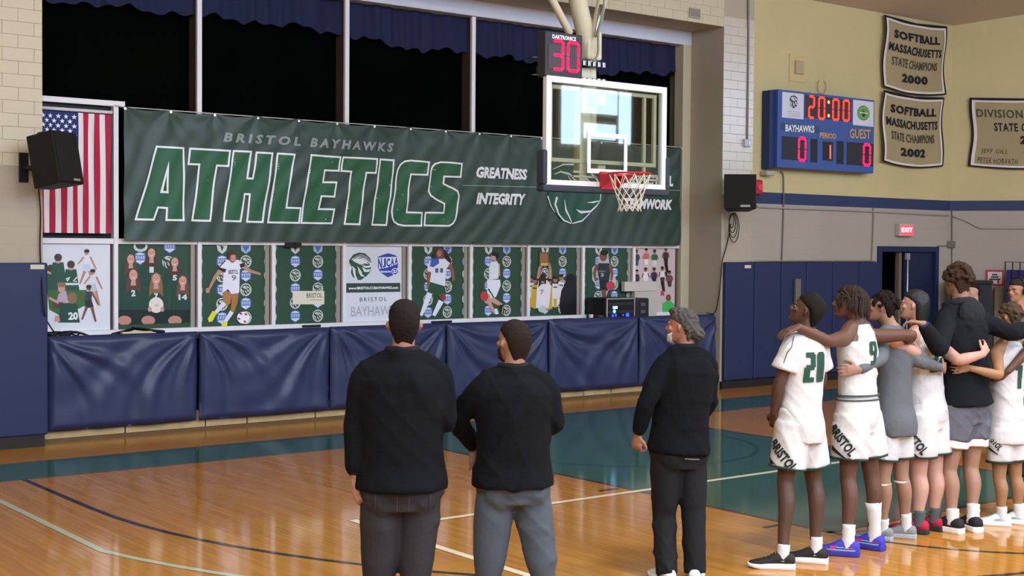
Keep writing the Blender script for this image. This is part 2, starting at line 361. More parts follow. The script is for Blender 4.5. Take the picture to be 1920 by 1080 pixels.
# daylight windows of the opposite side, mirrored by the glass backboard and the glazed tiles, plus added fill panels
wn = 0; WINS_AND_FILLS = [(33.5, 44.5, 6.2, 8.6), (-6.5, -.5, 5.6, 8.6), (.5, 6.5, 5.6, 8.6), (7.5, 13.5, 5.6, 8.6), (14.2, 19.2, 5.6, 8.6)]  # all but the first entry are added glow panels, bluish fill for the wall
for a, b_, c_, d_ in ((1056, 160, 1088, 271), (1094, 165, 1158, 216), (1098, 230, 1155, 263), (1164, 173, 1183, 270)):
    q0 = WY(a, b_, 2*11.5+6.93); q1 = WY(c_, d_, 2*11.5+6.93); WINS_AND_FILLS.append((q0[0], q1[0], q1[2], q0[2]))
for x0, x1, z0, z1 in WINS_AND_FILLS:
    wn += 1; o = box('window_%d' % wn, x0, x1, -6.99, -6.93, z0, z1, mat('#bcd6ff', emit=9.0)); tag(o, kind='structure')  # added fill panels are numbered along with the windows

# glazed wall bricks -------------------------------------------------
glz = mat('#c6bda6', .22, spec=.6, bump=.05, bscale=9, name='glazed tile'); glz2 = mat('#cbbf9f', .5, spec=.4, name='glazed tile warm')
def bricks(parent, x0, x1, z0, z1, y, mt, phase=0, L=.325, Hh=.141, gap=.0032):
    cache = {}
    r = 0; z = z0
    while z < z1-.01:
        x = x0-(L/2 if (r+phase) % 2 else 0)
        while x < x1-.01:
            a, b_ = max(x, x0), min(x+L, x1)
            if b_-a > .03:
                wdt = round(b_-a-gap, 3); hz = round(min(Hh, z1-z)-gap, 3)
                if (wdt, hz) not in cache:
                    bm = bmesh.new(); add_box(bm, 0, wdt, -.007, .01, 0, hz); bmesh.ops.recalc_face_normals(bm, faces=bm.faces)
                    bmesh.ops.bevel(bm, geom=[e for e in bm.edges if all(v.co.y < 0 for v in e.verts)], offset=.003, segments=1, affect='EDGES')
                    me = bpy.data.meshes.new('brick'); bm.to_mesh(me); bm.free(); me.materials.append(mt); cache[(wdt, hz)] = me
                o = bpy.data.objects.new('brick', cache[(wdt, hz)]); o.location = (a+gap/2, y+random.uniform(-.0012, .0012), z+gap/2); COL.objects.link(o); o.parent = parent
            x += L
        z += Hh; r += 1
bricks(wl, 3.9, XL, 3.05, 5.9, YW, glz2, L=.34)
bricks(wr, XR, XR2, 3.05, 5.87, YW, glz)
bricks(wt, 12.6, XR, 5.70, 6.28, YW, glz2)

# recess trims and window frames ------------------------------------
WHT = mat('#e9e6e4', .45, name='white frame'); CRM = mat('#c0b597', .5)
tag(box('trim_1', 15.50, XR, 15.50, YG+.1, 1.2, 5.50, CRM, bevel=.01), kind='structure')
tag(box('trim_2', XL, XR, 15.50, 16.1, 5.48, 5.72, mat('#c9cdd6', .3), bevel=.01), kind='structure')  # bluish-white colour carries the daylight reflection on the window head
def gx(px, py=530): return WY(px, py, YG)[0]
DARKP = mat('#050705', .9, spec=0.0, var=.25, vscale=1.5); JAMB = mat('#4b4038', .6)
mull = [XL-.1]+[gx(p, 100) for p in (371.5, 648, 885)]+[gx(1092, 100), 15.5]
zb = 3.3
for i in range(5):
    if i == 3: xa, xb = mull[3], mull[4]
    xa, xb = mull[i], mull[i+1]
    e = empty('window_%d' % (6+i), (xa, YG, 2.5), kind='structure')
    box('window_pane', xa, xb, YG+.2, YG+.22, 2.25, 5.5, DARKP, e)
    if i not in (0, 4): box('mullion', xa-.034, xa+.030, YG-.05, YG+.0, 2.25, 5.5, WHT, e, bevel=.005); box('mullion_side', xa-.03, xa+.02, YG+.001, YG+.2, 2.25, 5.5, JAMB, e)
lowx = [XL]+[gx(p) for p in (214, 370.5, 509, 641.5, 764, 879, 986.5, 1089, 1184)]+[15.5]
zt0, zt1 = 2.22, 2.285; zs0, zs1 = 1.145, 1.20
for i in range(10):
    xa, xb = lowx[i], lowx[i+1]
    e = empty('window_%d' % (11+i), (xa, YG, zs0), kind='structure')
    box('top_rail', xa, xb, YG-.05, YG+.05, zt0, zt1, WHT, e, bevel=.004)
    box('bottom_rail', xa, xb, YG-.06, YG+.05, zs0, zs1, WHT, e, bevel=.004)
    if i: box('stile', xa-.026, xa+.026, YG-.065, YG+.05, zs1, zt1+.012, WHT, e, bevel=.004)
    if i not in (0, 9): box('sash', xb-.105, xb-.05, YG-.03, YG+.02, zs1, zt0, mat('#9b9184', .6), e); box('sash_gap', xb-.05, xb-.02, YG-.02, YG+.03, zs1, zt0, JAMB, e)
    else: box('sash_gap', xb-.05, xb-.02, YG-.02, YG+.03, zs1, zt0, JAMB, e)
for i, (px0, px1, py) in enumerate(((534, 564, 459.5), (566, 600, 614), (808, 846, 606))):
    a = WY(px0, py, YG-.06); b_ = WY(px1, py, YG-.06)
    tag(box('window_latch', a[0], b_[0], YG-.085, YG-.06, a[2]+(-.03 if i==0 else .001), a[2]+.03, mat('#15161a', .5), bevel=.004), ['black latch on the rail above the cream-board poster', 'black latch on the sill below the cream-board poster', 'black latch on the sill below the blue-and-white shirt poster'][i], 'latch', 'black latches on the white window rails')
# rails round the flag
e = empty('window_21', (XL, YG, zt1), kind='structure')
za = WY(150, 190, YG)[2]
box('top_rail', XL, gx(231, 200), YG-.06, YG+.04, za-.035, za+.03, WHT, e, bevel=.004)
box('stile', lowx[1]-.03, lowx[1]+.03, YG-.07, YG+.05, zt1, za-.03, WHT, e, bevel=.004)
box('window_pane', XL, lowx[1], YG+.02, YG+.03, zt1, za-.03, mat('#1c2024', .6), e)

# pleated valance ----------------------------------------------------
def curtain():
    X = np.linspace(XL, 15.5, 900); V = []; Fc = []
    pts = [(80, 0), (368, 30), (560, 52), (645, 66), (760, 92), (882, 100), (960, 112), (1130, 138), (1268, 137)]
    bx = [WY(px, py, YG+.12) for px, py in pts]; zb_ = np.interp(X, [p[0] for p in bx], [p[2] for p in bx])
    rows = 8
    for i, x in enumerate(X):
        q = .03*math.sin(x*24+2.2*math.sin(x*3.1))+.03*math.sin(x*9+1.7*math.sin(x*1.3))
        dz = .02*math.sin(x*5.3)+.02*math.sin(x*11+1)+.02*math.sin(x*23)
        for j in range(rows):
            t = j/(rows-1); V.append((x, YG+.10-q*.7-.03*(1-t), zb_[i]+dz*(1-t)+(5.55-zb_[i])*t))
    for i in range(len(X)-1):
        for j in range(rows-1): a = i*rows+j; Fc.append((a, a+rows, a+rows+1, a+1))
    return mesh_obj('pleated_curtain', V, Fc, mat('#1a2040', .8), smooth=True)
tag(curtain(), 'dark blue pleated curtain valance gathered along the top of the high windows', 'curtain')

# low cover below the windows: panels, shelf and hanging pads ---------
cv = empty('radiator_cover', (XL, 15.0, 0), 'long low radiator cover with beige base panels below the poster windows', 'cover')
box('shelf', XL+.01, XR-.01, 14.99, 15.56, 1.10, 1.145, mat('#3c3a3c', .6), cv, bevel=.006)
x = XL+.02; k = 0
while x < XR-.1:
    x2 = min(x+random.choice((.55, .95, 1.0)), XR-.02)
    box('base_panel', x+.008, x2-.008, 15.02, 15.06, .035, .24, mat('#b39a6b', .6, var=.1), cv, bevel=.004); x = x2
box('kick_strip', XL+.02, XR-.02, 15.07, 15.12, 0, 1.1, mat('#1f1c18', .8), cv)
box('kick_rail', XL+.02, XR-.02, 14.985, 15.02, .0, .035, mat('#5b4a33', .7), cv)
NAVY = mat('#263052', .42, spec=.45, bump=.12, bscale=5, name='navy vinyl'); NAVY2 = mat('#1f294d', .5, spec=.35, bump=.08, bscale=3, name='navy pad vinyl')
def pad_folds(u, v, W, Hh, seed):
    """relief of a padded sheet hung by its two top corners; u along, v down"""
    x, z = u*W, v*Hh; d = 0
    for s, (cx, f) in enumerate(((0, 1), (W, -1))):
        dx = (x-cx)*f; r = math.hypot(dx, z)+1e-4; ph = math.atan2(z, dx)
        am = .024*min(1, r/.35)*math.exp(-r/1.5)
        bend = ph+.22*math.sin(r*2.2+seed+s)
        d += am*(math.sin(bend*13+seed*1.7+s*2)+.6*math.sin(bend*23+seed*3.1))*math.sin(min(1, max(0, ph/1.5))*math.pi)**.6
    d += .016*math.sin(u*math.pi)*math.sin(v*math.pi*.8+.4)+.006*math.sin(x*4+seed+z*3)
    return d
pads = [(90, 369), (374, 617), (619, 836), (838, 1027), (1029, 1196), (1198, 1352)]
order = ['leftmost, beside the flag pier', 'second from the left pier', 'third from the left', 'third from the right', 'second from the right', 'rightmost, against the right pier']
for i, (a, b_) in enumerate(pads):
    x0 = WY(a, 700, 14.94)[0]; x1 = WY(b_, 700, 14.94)[0]; z0 = .13; z1 = 1.19-.01*(i % 2); nx, nz = 72, 44; V = []; Fc = []
    for side in (0, 1):
        for j in range(nz+1):
            for k in range(nx+1):
                u, v = k/nx, j/nz; ed = min(u*nx, nx-u*nx, v*nz, nz-v*nz); rd = min(1, ed/2.5)
                dd = pad_folds(u, v, x1-x0, z1-z0, i*1.3)
                sg = .02*math.sin(u*math.pi)*v
                V.append((x0+(x1-x0)*u, 14.945-(.045*rd+dd if side == 0 else -.01), z1-(z1-z0)*v*(1-.0*u)+sg*(-.2)))
    n = (nx+1)*(nz+1)
    for j in range(nz):
        for k in range(nx):
            q = j*(nx+1)+k; Fc.append((q, q+nx+1, q+nx+2, q+1)); Fc.append((n+q, n+q+1, n+q+nx+2, n+q+nx+1))
    for k in range(nx): Fc.append((k, k+1, n+k+1, n+k)); q = nz*(nx+1)+k; Fc.append((q+1, q, n+q, n+q+1))
    for j in range(nz): q = j*(nx+1); Fc.append((q, n+q, n+q+nx+1, q+nx+1)); q += nx; Fc.append((q, q+nx+1, n+q+nx+1, n+q))
    o = mesh_obj('hanging_pad', V, Fc, NAVY, smooth=True)
    tag(o, 'creased navy pad hung under the posters, '+order[i], 'pad', 'creased navy pads hung under the poster windows')
# flat wall pads
def wall_pad(x0, x1, label, mt=NAVY2):
    o = box('wall_pad', x0+.006, x1-.006, YW-.07, YW-.002, .13, 2.01, mt, bevel=.02)
    tag(o, label, 'pad', 'flat navy wall pads')
wall_pad(3.9, XL+.04, 'flat navy wall pad on the left pier below the loudspeaker')
cuts = [1353, 1408, 1458, 1505, 1555, 1604, 1645]
for i in range(6):
    wall_pad(WY(cuts[i], 600, YW)[0], WY(cuts[i+1], 600, YW)[0], 'flat navy wall pad on the end wall, '+['nearest the tiled pier', 'second from the tiled pier', 'third from the tiled pier', 'third from the dark doorway', 'second from the dark doorway', 'next to the dark doorway'][i])
struct_box('baseboard_end', XR+.0, dX0, YW-.05, YW, 0, .12, mat('#1c1a1a', .6)); struct_box('baseboard_left', 3.0, XL, YW-.05, YW, 0, .13, mat('#25221a', .6))
for i, (px, py, Y) in enumerate(((70, 500.5, YW-.075), (1402, 500, YW-.075))):
    p_ = WY(px, py, Y); tag(box('pad_label', p_[0]-.075, p_[0]+.075, Y-.004, Y, p_[2]-.025, p_[2]+.025, mat('#c9c4b4')), ['small white maker tag on the top of the left pier wall pad', 'small white maker tag on the wall pad nearest the right pier'][i], 'tag')

# ================================================================== BANNER
YB = 15.47
def bXZ(px, py): p = WY(px, py, YB); return (p[0], p[2])
bx0 = bXZ(232, 320)[0]; bx1 = bXZ(1276, 360)[0]; bzt = bXZ(232, 199)[1]; bzb = bXZ(400, 452)[1]
ngr = 17; grx = [bx0+(bx1-bx0)*i/(ngr-1) for i in range(ngr)]
def banner_d(x, z):
    v = (bzt-z); d = 0
    for i, g_ in enumerate(grx):
        dx = x-g_; r = math.hypot(dx, v)+1e-3
        if r > 1.5: continue
        ph = math.atan2(dx, v); d += .013*math.sin(ph*5+i*2.1+.7)*min(1, r/.12)*math.exp(-r/.5)
    d += .008*math.sin(x*9+z*7+2*math.sin(x*1.7))*min(1, v/.3)+.006*math.sin(x*21-z*15+3*math.sin(z*2+x))*min(1, v/.5)
    return d+.012*math.sin(x*2.3+1.2*math.sin(z*2))
def banner_top(x):
    t = ((x-bx0)/(bx1-bx0)*(ngr-1)) % 1; return bzt-.035*math.sin(t*math.pi)
BG = '#2b4437'
bn = empty('athletics_banner', (bx0, YB, bzb), 'wide wrinkled dark green banner reading ATHLETICS hung across the windows', 'banner')
V = []; Fc = []; nx, nz = 560, 80
for j in range(nz+1):
    for k in range(nx+1):
        x = bx0+(bx1-bx0)*k/nx; t = j/nz; z = banner_top(x)*(1-t)+bzb*t; V.append((x, YB-banner_d(x, z), z))
for j in range(nz):
    for k in range(nx): q = j*(nx+1)+k; Fc.append((q, q+nx+1, q+nx+2, q+1))
sh = mesh_obj('cloth', V, Fc, mat('#33473d', .45, spec=.4, bump=.06, bscale=7), bn, smooth=True)
R1 = lambda P: [bXZ(240+a/5.4, 240+b/5.4) for a, b in P]
R2 = lambda P: [bXZ(560+a/5.4, 240+b/5.4) for a, b in P]
LET = [R1(P) for P in ([(280, 178), (572, 195), (568, 944), (368, 942), (376, 820), (300, 815), (262, 938), (62, 935)],
 [(625, 198), (1048, 222), (1025, 395), (908, 390), (832, 950), (635, 945), (718, 378), (598, 375)],
 [(1065, 222), (1252, 232), (1218, 500), (1256, 502), (1290, 238), (1472, 248), (1372, 962), (1190, 958), (1228, 680), (1190, 678), (1148, 955), (960, 950)],
 [(1508, 248), (1686, 262), (1610, 798), (1758, 803), (1735, 970), (1408, 965)])]
LET += [R2(P) for P in ([(112, 265), (428, 288), (412, 443), (262, 438), (248, 540), (384, 542), (362, 705), (228, 700), (210, 812), (360, 815), (340, 975), (12, 970)],
 [(440, 288), (803, 305), (782, 465), (685, 462), (612, 985), (445, 980), (522, 450), (420, 443)],
 [(818, 308), (978, 318), (888, 992), (725, 988)],
 [(1332, 338), (1308, 483), (1142, 478), (1098, 845), (1262, 850), (1250, 998), (1060, 998), (1005, 985), (960, 955), (938, 915), (930, 850), (985, 480), (1000, 415), (1030, 360), (1070, 330), (1130, 320)],
 [(1660, 355), (1640, 505), (1478, 500), (1475, 560), (1560, 600), (1608, 635), (1628, 690), (1610, 860), (1595, 930), (1565, 975), (1520, 1000), (1265, 995), (1285, 848), (1460, 850), (1468, 770), (1380, 725), (1330, 690), (1310, 640), (1330, 440), (1345, 390), (1375, 355), (1430, 338), (1500, 340)])]
p = Print()
for P in LET: p.poly('#eef0ee', P, same=P is not LET[0])
for P in LET: p.poly('#2c5f40', offset_poly(P, .024), same=P is not LET[0])
p.poly('#eef0ee', R1([(410, 335), (312, 658), (406, 662)])); p.poly('#2b4437', R1([(386, 478), (346, 636), (384, 638)]))
def btext(t, xa, xb, yat, yab, ybb, bold, shear=.2, space=1, col='#e8eae8'):
    a = bXZ(xa, yab); b_ = bXZ(xb, ybb); tp = bXZ(xa, yat); p.text(col, t, a[0], b_[0], a[1], tp[1], bold, shear, space, y0b=b_[1])
btext('BRISTOL', 418, 562, 248, 266, 274.5, .045, .2, 1.5, '#8f9a94'); btext('BAYHAWKS', 580, 739, 258, 276, 285.5, .045, .2, 1.5, '#8f9a94')
btext('GREATNESS', 891, 987.5, 312, 333.5, 338, .05); btext('INTEGRITY', 892, 984, 361, 383, 385, .05)
btext('RESPECTFUL', 1167, 1262, 325, 346, 350, .05); btext('TEAMWORK', 1169, 1258, 371, 391, 394, .05)
a = bXZ(864, 348.5); b_ = bXZ(1275, 358); p.poly('#7d9a86', [(a[0], a[1]), (b_[0], b_[1]), (b_[0], b_[1]+.013), (a[0], a[1]+.013)])
R3 = lambda P: [bXZ(860+a/4.465, 240+b/4.465) for a, b in P]
p.poly('#2b5444', R3([(745, 575), (760, 470), (770, 380), (860, 310), (980, 300), (1080, 350), (1150, 430), (1190, 540), (1178, 610), (1095, 708), (1040, 768), (950, 798), (870, 785), (800, 700)]))
for P, W_ in (([(742, 570), (765, 640), (800, 708)], [16, 14, 6]), ([(825, 578), (808, 640), (830, 720), (880, 775), (940, 800)], [24, 20, 18, 16, 10]), ([(885, 598), (900, 690), (945, 795)], [4, 20, 10]), ([(950, 800), (1030, 777), (1095, 712)], [10, 15, 10]), ([(980, 680), (1020, 705), (1100, 698), (1150, 650), (1178, 608)], [4, 26, 20, 12, 4]), ([(1065, 625), (1120, 622), (1178, 608)], [4, 18, 4]),
             ([(795, 388), (850, 365), (920, 385), (960, 430), (1005, 450)], [8, 16, 20, 18, 6]), ([(905, 395), (930, 440), (985, 478)], [6, 16, 6]), ([(795, 465), (840, 442), (875, 445)], [8, 14, 6]), ([(780, 345), (870, 305), (980, 305), (1080, 350), (1155, 440), (1185, 540), (1178, 608)], [6, 14, 18, 18, 16, 12, 6]), ([(1000, 400), (1060, 420), (1120, 480), (1090, 540)], [6, 22, 18, 6])):
    p.poly('#dfe4e2', limb2(R3(P), [w_/4.465/150 for w_ in W_]))
p.build('lettering', lambda x, z, l: (x, YB-banner_d(x, z)-.009-l, z), bn, cut=.03, step=.0007, rough=.5)
for g_ in grx:
    bm = bmesh.new(); bmesh.ops.create_cone(bm, segments=10, radius1=.016, radius2=.016, depth=.012, cap_ends=True, matrix=Matrix.Translation((g_+.01, YB-banner_d(g_, bzt)-.012, bzt-.03)) @ Matrix.Rotation(math.pi/2, 4, 'X'))
    bm_obj('grommet', bm, mat('#e0ded8', .3, metal=.6), bn)
tube_obj('hanging_rope', [(bx0-.1, YB+.03, bzt+.01)]+[(g_, YB+.01, bzt-.01) for g_ in grx], .006, mat('#c9c9c2'), bn)

# ================================================================== FLAG
YF = 15.5
def fXZ(px, py): p_ = WY(px, py, YF); return p_[0], p_[2]
fx1 = fXZ(207, 330)[0]; sw = (fx1-fXZ(72, 330)[0])/13; fx0 = fx1-13*sw; fzt = fXZ(140, 211)[1]; fzb = fXZ(140, 437)[1]; cxr = fx0+7*sw; czb = fXZ(140, 316)[1]
fl = empty('national_flag', (fx0, YF, fzb), 'red, white and blue striped flag hung vertically beside the green banner', 'flag')
p = Print(); p.poly('#e6e2e0', [(fx0, fzb), (fx1, fzb), (fx1, fzt), (fx0, fzt)]); p.lay += 1
for i in range(0, 13, 2): p.poly('#b3213f', [(fx0+i*sw, fzb), (fx0+(i+1)*sw, fzb), (fx0+(i+1)*sw, fzt), (fx0+i*sw, fzt)], same=True)
p.poly('#25336f', [(fx0, czb), (cxr, czb), (cxr, fzt), (fx0, fzt)]); p.lay += 1
for i in range(1, 10):
    for j in range(1, 12):
        if (i+j) % 2 == 0:
            cx, cz = fx0+(cxr-fx0)*i/10, czb+(fzt-czb)*j/12
            p.poly('#f2f0f0', [(cx+(.031 if k % 2 == 0 else .013)*math.sin(k*math.pi/5), cz+(.031 if k % 2 == 0 else .013)*math.cos(k*math.pi/5)) for k in range(10)], same=True)
fd = lambda x, z: .018*math.sin(x*16+.8*math.sin(z*3))*min(1, (fzt-z)/.3+.2)+.01*math.sin(x*31+z*4)
p.build('stripes_and_stars', lambda x, z, l: (x, YF-fd(x, z)-l*2.5, z), fl, cut=.03, step=.0008, rough=.7)
tube_obj('header_rod', [(fx0-.05, YF+.01, fzt+.03), (fx1+.02, YF+.01, fzt+.03)], .02, mat('#d8d4cc'), fl)

# ================================================================== POSTERS
YP = YG-.012
def G(px, py): p_ = WY(px, py, YP); return p_[0], p_[2]
def backdrop(p, x0, x1, z0, z1, ph=0):
    p.poly('#2c4b36', [(x0, z0), (x1, z0), (x1, z1), (x0, z1)])
    W = x1-x0; r = .082
    for ci, fx in enumerate((-.0, .33, .68, 1.0)):
        for ri in range(7):
            cx = x0+W*fx; cz = z1-.03-ri*.178
            if cz < z0+.02: continue
            if fx in (0, 1.0):   # half cut at the edges
                s = 1 if fx == 0 else -1; P = [(cx, cz-r*.8)]+[(cx+s*r*.55*math.sin(t*math.pi/6), cz-r*.8*math.cos(t*math.pi/6)) for t in range(1, 6)]+[(cx, cz+r*.8)]
                p.poly('#b9c4b8' if (ri+ci) % 2 else '#8fa0b8', P); continue
            cut = ri == 0
            if (ri+ci+ph) % 2 == 1:
                if cut: p.poly('#c8cfc4', [(cx-r*.9, z1), (cx+r*.9, z1), (cx+r*.7, cz-r*.5), (cx, cz-r), (cx-r*.7, cz-r*.5)]); p.poly('#2c4b36', [(cx-r*.4, z1-.002), (cx+r*.3, z1-.02), (cx, cz-r*.6)])
                else:
                    p.poly('#c8cfc4', ell(cx, cz, r*.98, r, n=16)); hawk(p, cx, cz, r*.8, '#c8cfc4', '#2a4434')
            else:
                if cut: p.poly('#9fb0cc', [(cx-r*.85, z1), (cx+r*.85, z1), (cx+r*.8, cz-r*.5), (cx, cz-r*.95), (cx-r*.8, cz-r*.5)]); p.poly('#4a68a8', [(cx-r*.6, z1-.01), (cx+r*.6, z1-.01), (cx, cz-r*.7)])
                else: shield(p, cx, cz, r, '#5d7ab8', '#d0d8e4')
def poster(idx, label, fn, px0, px1, green=True, base='#dcdfe4', ph=0):
    x0 = G(px0, 540)[0]; x1 = G(px1, 540)[0]; z0, z1 = zs1+.002, zt0-.002
    o = empty('poster', (x0, YG, z0), label, 'poster', 'posters filling the row of low windows')
    box('sheet', x0, x1, YP, YP+.006, z0, z1, mat(base if not green else '#2c4b36', .5), o)
    p = Print()
    if green: backdrop(p, x0, x1, z0, z1, ph)
    fn(p, x0, x1, z0, z1)
    p.build('picture', lambda x, z, l: (min(max(x, x0), x1), YP-.0005-l, min(max(z, z0), z1)), o, step=.00012, rough=.45)
SK = '#b98a72'; SKD = '#7a5140'; SKP = '#c79a86'
def K(ox, oy, sc): return lambda P: [G(ox+a/sc, oy+b/sc) for a, b in P]
k1 = K(70, 440, 5.4); k2 = K(360, 440, 5.4); k3 = K(630, 440, 5.4); k4 = K(920, 440, 5.333)
def P1(p, *_):
    for cx, cy, n in ((135, 480, None), (210, 370, None), (340, 440, '24')):
        p.poly('#27513f', k1(limb2([(cx, cy-90), (cx, cy+120)], [110, 170])))
        p.poly(SKP, k1(ell(cx, cy-120, 34, 42))); p.poly('#4a332a', k1(ell(cx, cy-140, 40, 38)))
    p.poly('#e8eae8', k1(limb2([(290, 450), (330, 430), (300, 470)], [14, 14, 14]))); p.poly('#e8eae8', k1(limb2([(400, 430), (365, 470), (400, 475)], [12, 12, 12])))
    p.poly('#3c6a34', k1([(100, 560), (500, 560), (480, 720), (250, 830), (120, 760)])); p.poly('#d9d6da', k1(limb2([(240, 500), (420, 500)], [26, 20])))
    p.poly('#b9a3b4', k1([(215, 600), (290, 570), (320, 690), (190, 690)])); p.poly(SKP, k1(ell(245, 545, 38, 45))); p.poly('#8a6a50', k1(ell(245, 505, 44, 26)))
    p.poly('#5a3c34', k1([(150, 690), (260, 680), (240, 740), (170, 740)])); p.poly(SKP, k1(limb2([(120, 640), (215, 690)], [26, 26])))
    p.poly('#24493a', k1([(230, 700), (400, 700), (430, 890), (210, 890)])); p.poly('#8a6b4f', k1(ell(352, 640, 50, 58))); p.poly(SKP, k1(limb2([(200, 820), (200, 880)], [40, 60])))
    x_, z_ = k1([(312, 865)])[0]; x2, z2 = k1([(412, 782)])[0]; p.text('#dfe6e2', '20', x_, x2, z_, z2, .05)
    for ox, oy, c1, c2, sk in ((500, 170, '#dfe4ec', '#c8d2e4', SK), (560, 370, '#d8dce0', '#c0c6cc', SK), (520, 530, '#3b3f48', '#2a2c34', SKD)):
        p.poly(sk, k1(ell(ox, oy+10, 24, 26))); p.poly('#3a2a26', k1(ell(ox, oy-5, 28, 18)))
        p.poly(c1, k1(limb2([(ox, oy+45), (ox-5, oy+140)], [75, 60]))); p.poly(c2, k1(limb2([(ox-5, oy+130), (ox+5, oy+210)], [66, 90])))
        p.poly(sk, k1(limb2([(ox-30, oy+55), (ox-90, oy+130)], [18, 14]))); p.poly(sk, k1(limb2([(ox+35, oy+55), (ox+95, oy+180)], [20, 14])))
        p.poly(sk, k1(limb2([(ox-20, oy+200), (ox-70, oy+330)], [30, 16]))); p.poly(sk, k1(limb2([(ox+30, oy+200), (ox+70, oy+350)], [30, 18])))
def girl(p, cx, cy, num, hair='#4a3128', s=1.0, ball=False):
    p.poly('#1f4436', k1([(cx-60*s, cy+70*s), (cx+60*s, cy+70*s), (cx+110*s, cy+140*s), (cx+115*s, cy+330*s), (cx-115*s, cy+330*s), (cx-110*s, cy+140*s)]))
    p.poly(hair, k1([(cx-45*s, cy-40*s), (cx, cy-68*s), (cx+45*s, cy-40*s), (cx+62*s, cy+60*s), (cx+70*s, cy+170*s), (cx+30*s, cy+130*s), (cx-30*s, cy+130*s), (cx-70*s, cy+170*s), (cx-62*s, cy+60*s)]))
    p.poly(SKP, k1(limb2([(cx, cy+40*s), (cx, cy+95*s)], [36*s, 50*s]))); p.poly('#cf9f8a', k1(ell(cx, cy, 38*s, 52*s)))
    for ex in (-15, 15): p.poly('#4a3328', k1(ell(cx+ex*s, cy-10*s, 6*s, 4*s, n=8)))
    p.poly('#f0e4de', k1([(cx-14*s, cy+20*s), (cx+14*s, cy+20*s), (cx, cy+30*s)])); p.poly('#a8685a', k1(limb2([(cx, cy-4*s), (cx, cy+10*s)], [5, 8])))
    x_, z_ = k1([(cx-22*len(num), cy+195*s)])[0]; x2, z2 = k1([(cx+22*len(num), cy+135*s)])[0]; p.text('#d3ddd6', num, x_, x2, z_, z2, .05)
def P2(p, x0, x1, z0, z1):
    p.poly('#c8cfc4', k1(ell(1045, 120, 72, 55))); p.poly('#2a4434', k1(ell(1045, 110, 50, 38)))
    x_, z_ = k1([(1340, 120)])[0]; shield(p, x_, z_, .085, '#5d7ab8', '#d0d8e4'); x_, z_ = k1([(1040, 240)])[0]; shield(p, x_, z_, .08, '#5d7ab8', '#d0d8e4')
    x_, z_ = k1([(1330, 270)])[0]; hawk(p, x_, z_, .085, '#c8cfc4', '#2a4434')
    girl(p, 1155, 190, '1', '#4a3328'); girl(p, 945, 250, '3', '#5a4034', .95); girl(p, 1390, 280, '5', '#4f352c', .95)
    girl(p, 970, 410, '2', '#5a3c30', 1.1); girl(p, 1470, 470, '14', '#6b4a3a', .98); girl(p, 1200, 450, '7', '#8a6444', 1.05)
    p.poly('#16261f', k1([(830, 760), (1540, 760), (1540, 910), (830, 910)]))
    for cx in (880, 1120, 1390): p.poly('#c0887a', k1(ell(cx, 868, 70, 48)))
    p.poly('#e8dccf', k1(ell(1200, 712, 74, 80, n=22))); p.poly('#cfc0b4', k1(ell(1205, 715, 26, 14))); p.poly(SKP, k1(ell(1135, 755, 20, 26))); p.poly(SKP, k1(ell(1262, 755, 20, 26)))
    p.poly('#2c4b36', [(x0, z0), (x1, z0), (x1, z0+.055), (x0, z0+.055)])
def P3(p, *_):
    p.poly(SK, k2(limb2([(300, 340), (230, 430), (165, 560)], [48, 34, 20]))); p.poly(SK, k2(ell(155, 565, 22, 28)))
    p.poly(SK, k2(limb2([(500, 310), (590, 370), (690, 400)], [44, 32, 22]))); p.poly(SK, k2(limb2([(400, 240), (400, 290)], [50, 60])))
    p.poly('#b07c4c', k2(limb2([(350, 580), (350, 680), (310, 720)], [90, 76, 50]))); p.poly('#a8743f', k2(limb2([(430, 590), (425, 690), (400, 790)], [80, 60, 38])))
    p.poly('#e6e2ea', k2(limb2([(325, 690), (235, 790)], [48, 34]))); p.poly('#e6e2ea', k2(limb2([(400, 780), (330, 885)], [44, 34])))
    p.poly('#d8dc3a', k2([(205, 770), (250, 790), (200, 880), (165, 885), (155, 850)])); p.poly('#d8dc3a', k2([(310, 880), (355, 890), (350, 925), (290, 925)]))
    p.poly('#e9e6f0', k2([(330, 255), (470, 255), (520, 330), (480, 350), (475, 560), (470, 590), (395, 600), (360, 550), (300, 590), (315, 400), (320, 350), (270, 350)]))
    p.poly('#23242c', k2([(270, 330), (345, 350), (330, 385), (262, 350)])); p.poly('#23242c', k2([(475, 300), (520, 285), (530, 320), (490, 340)])); p.poly('#23242c', k2(limb2([(335, 262), (280, 320)], [10, 10])))
    x_, z_ = k2([(365, 400)])[0]; x2, z2 = k2([(465, 355)])[0]; p.text('#4a4c58', 'BRISTOL', x_, x2, z_, z2, .03); x_, z_ = k2([(395, 465)])[0]; x2, z2 = k2([(445, 410)])[0]; p.text('#6a6c78', '9', x_, x2, z_, z2, .02)
    p.poly('#9a6a52', k2(ell(405, 230, 38, 55))); p.poly('#4a2c22', k2([(355, 250), (360, 180), (400, 160), (445, 180), (430, 205), (385, 205), (375, 260)])); p.poly('#cf8f78', k2(ell(412, 235, 24, 34)))
    p.poly('#f2eef2', k2(ell(515, 840, 64, 60, n=20)))
    for a, b_ in ((490, 800), (540, 805), (470, 850), (530, 880)): p.poly('#b32448', k2(ell(a, b_, 16, 11, .5, n=6)))
def P4(p, *_):
    p.poly('#e4dcc4', k2([(1015, 570), (1335, 570), (1335, 705), (1015, 705)]))
    x_, z_ = k2([(1155, 640)])[0]; x2, z2 = k2([(1315, 590)])[0]; p.text('#4b4a40', 'BRISTOL', x_, x2, z_, z2, .01); p.poly('#b5ab90', k2([(1190, 655), (1315, 655), (1315, 664), (1190, 664)]))
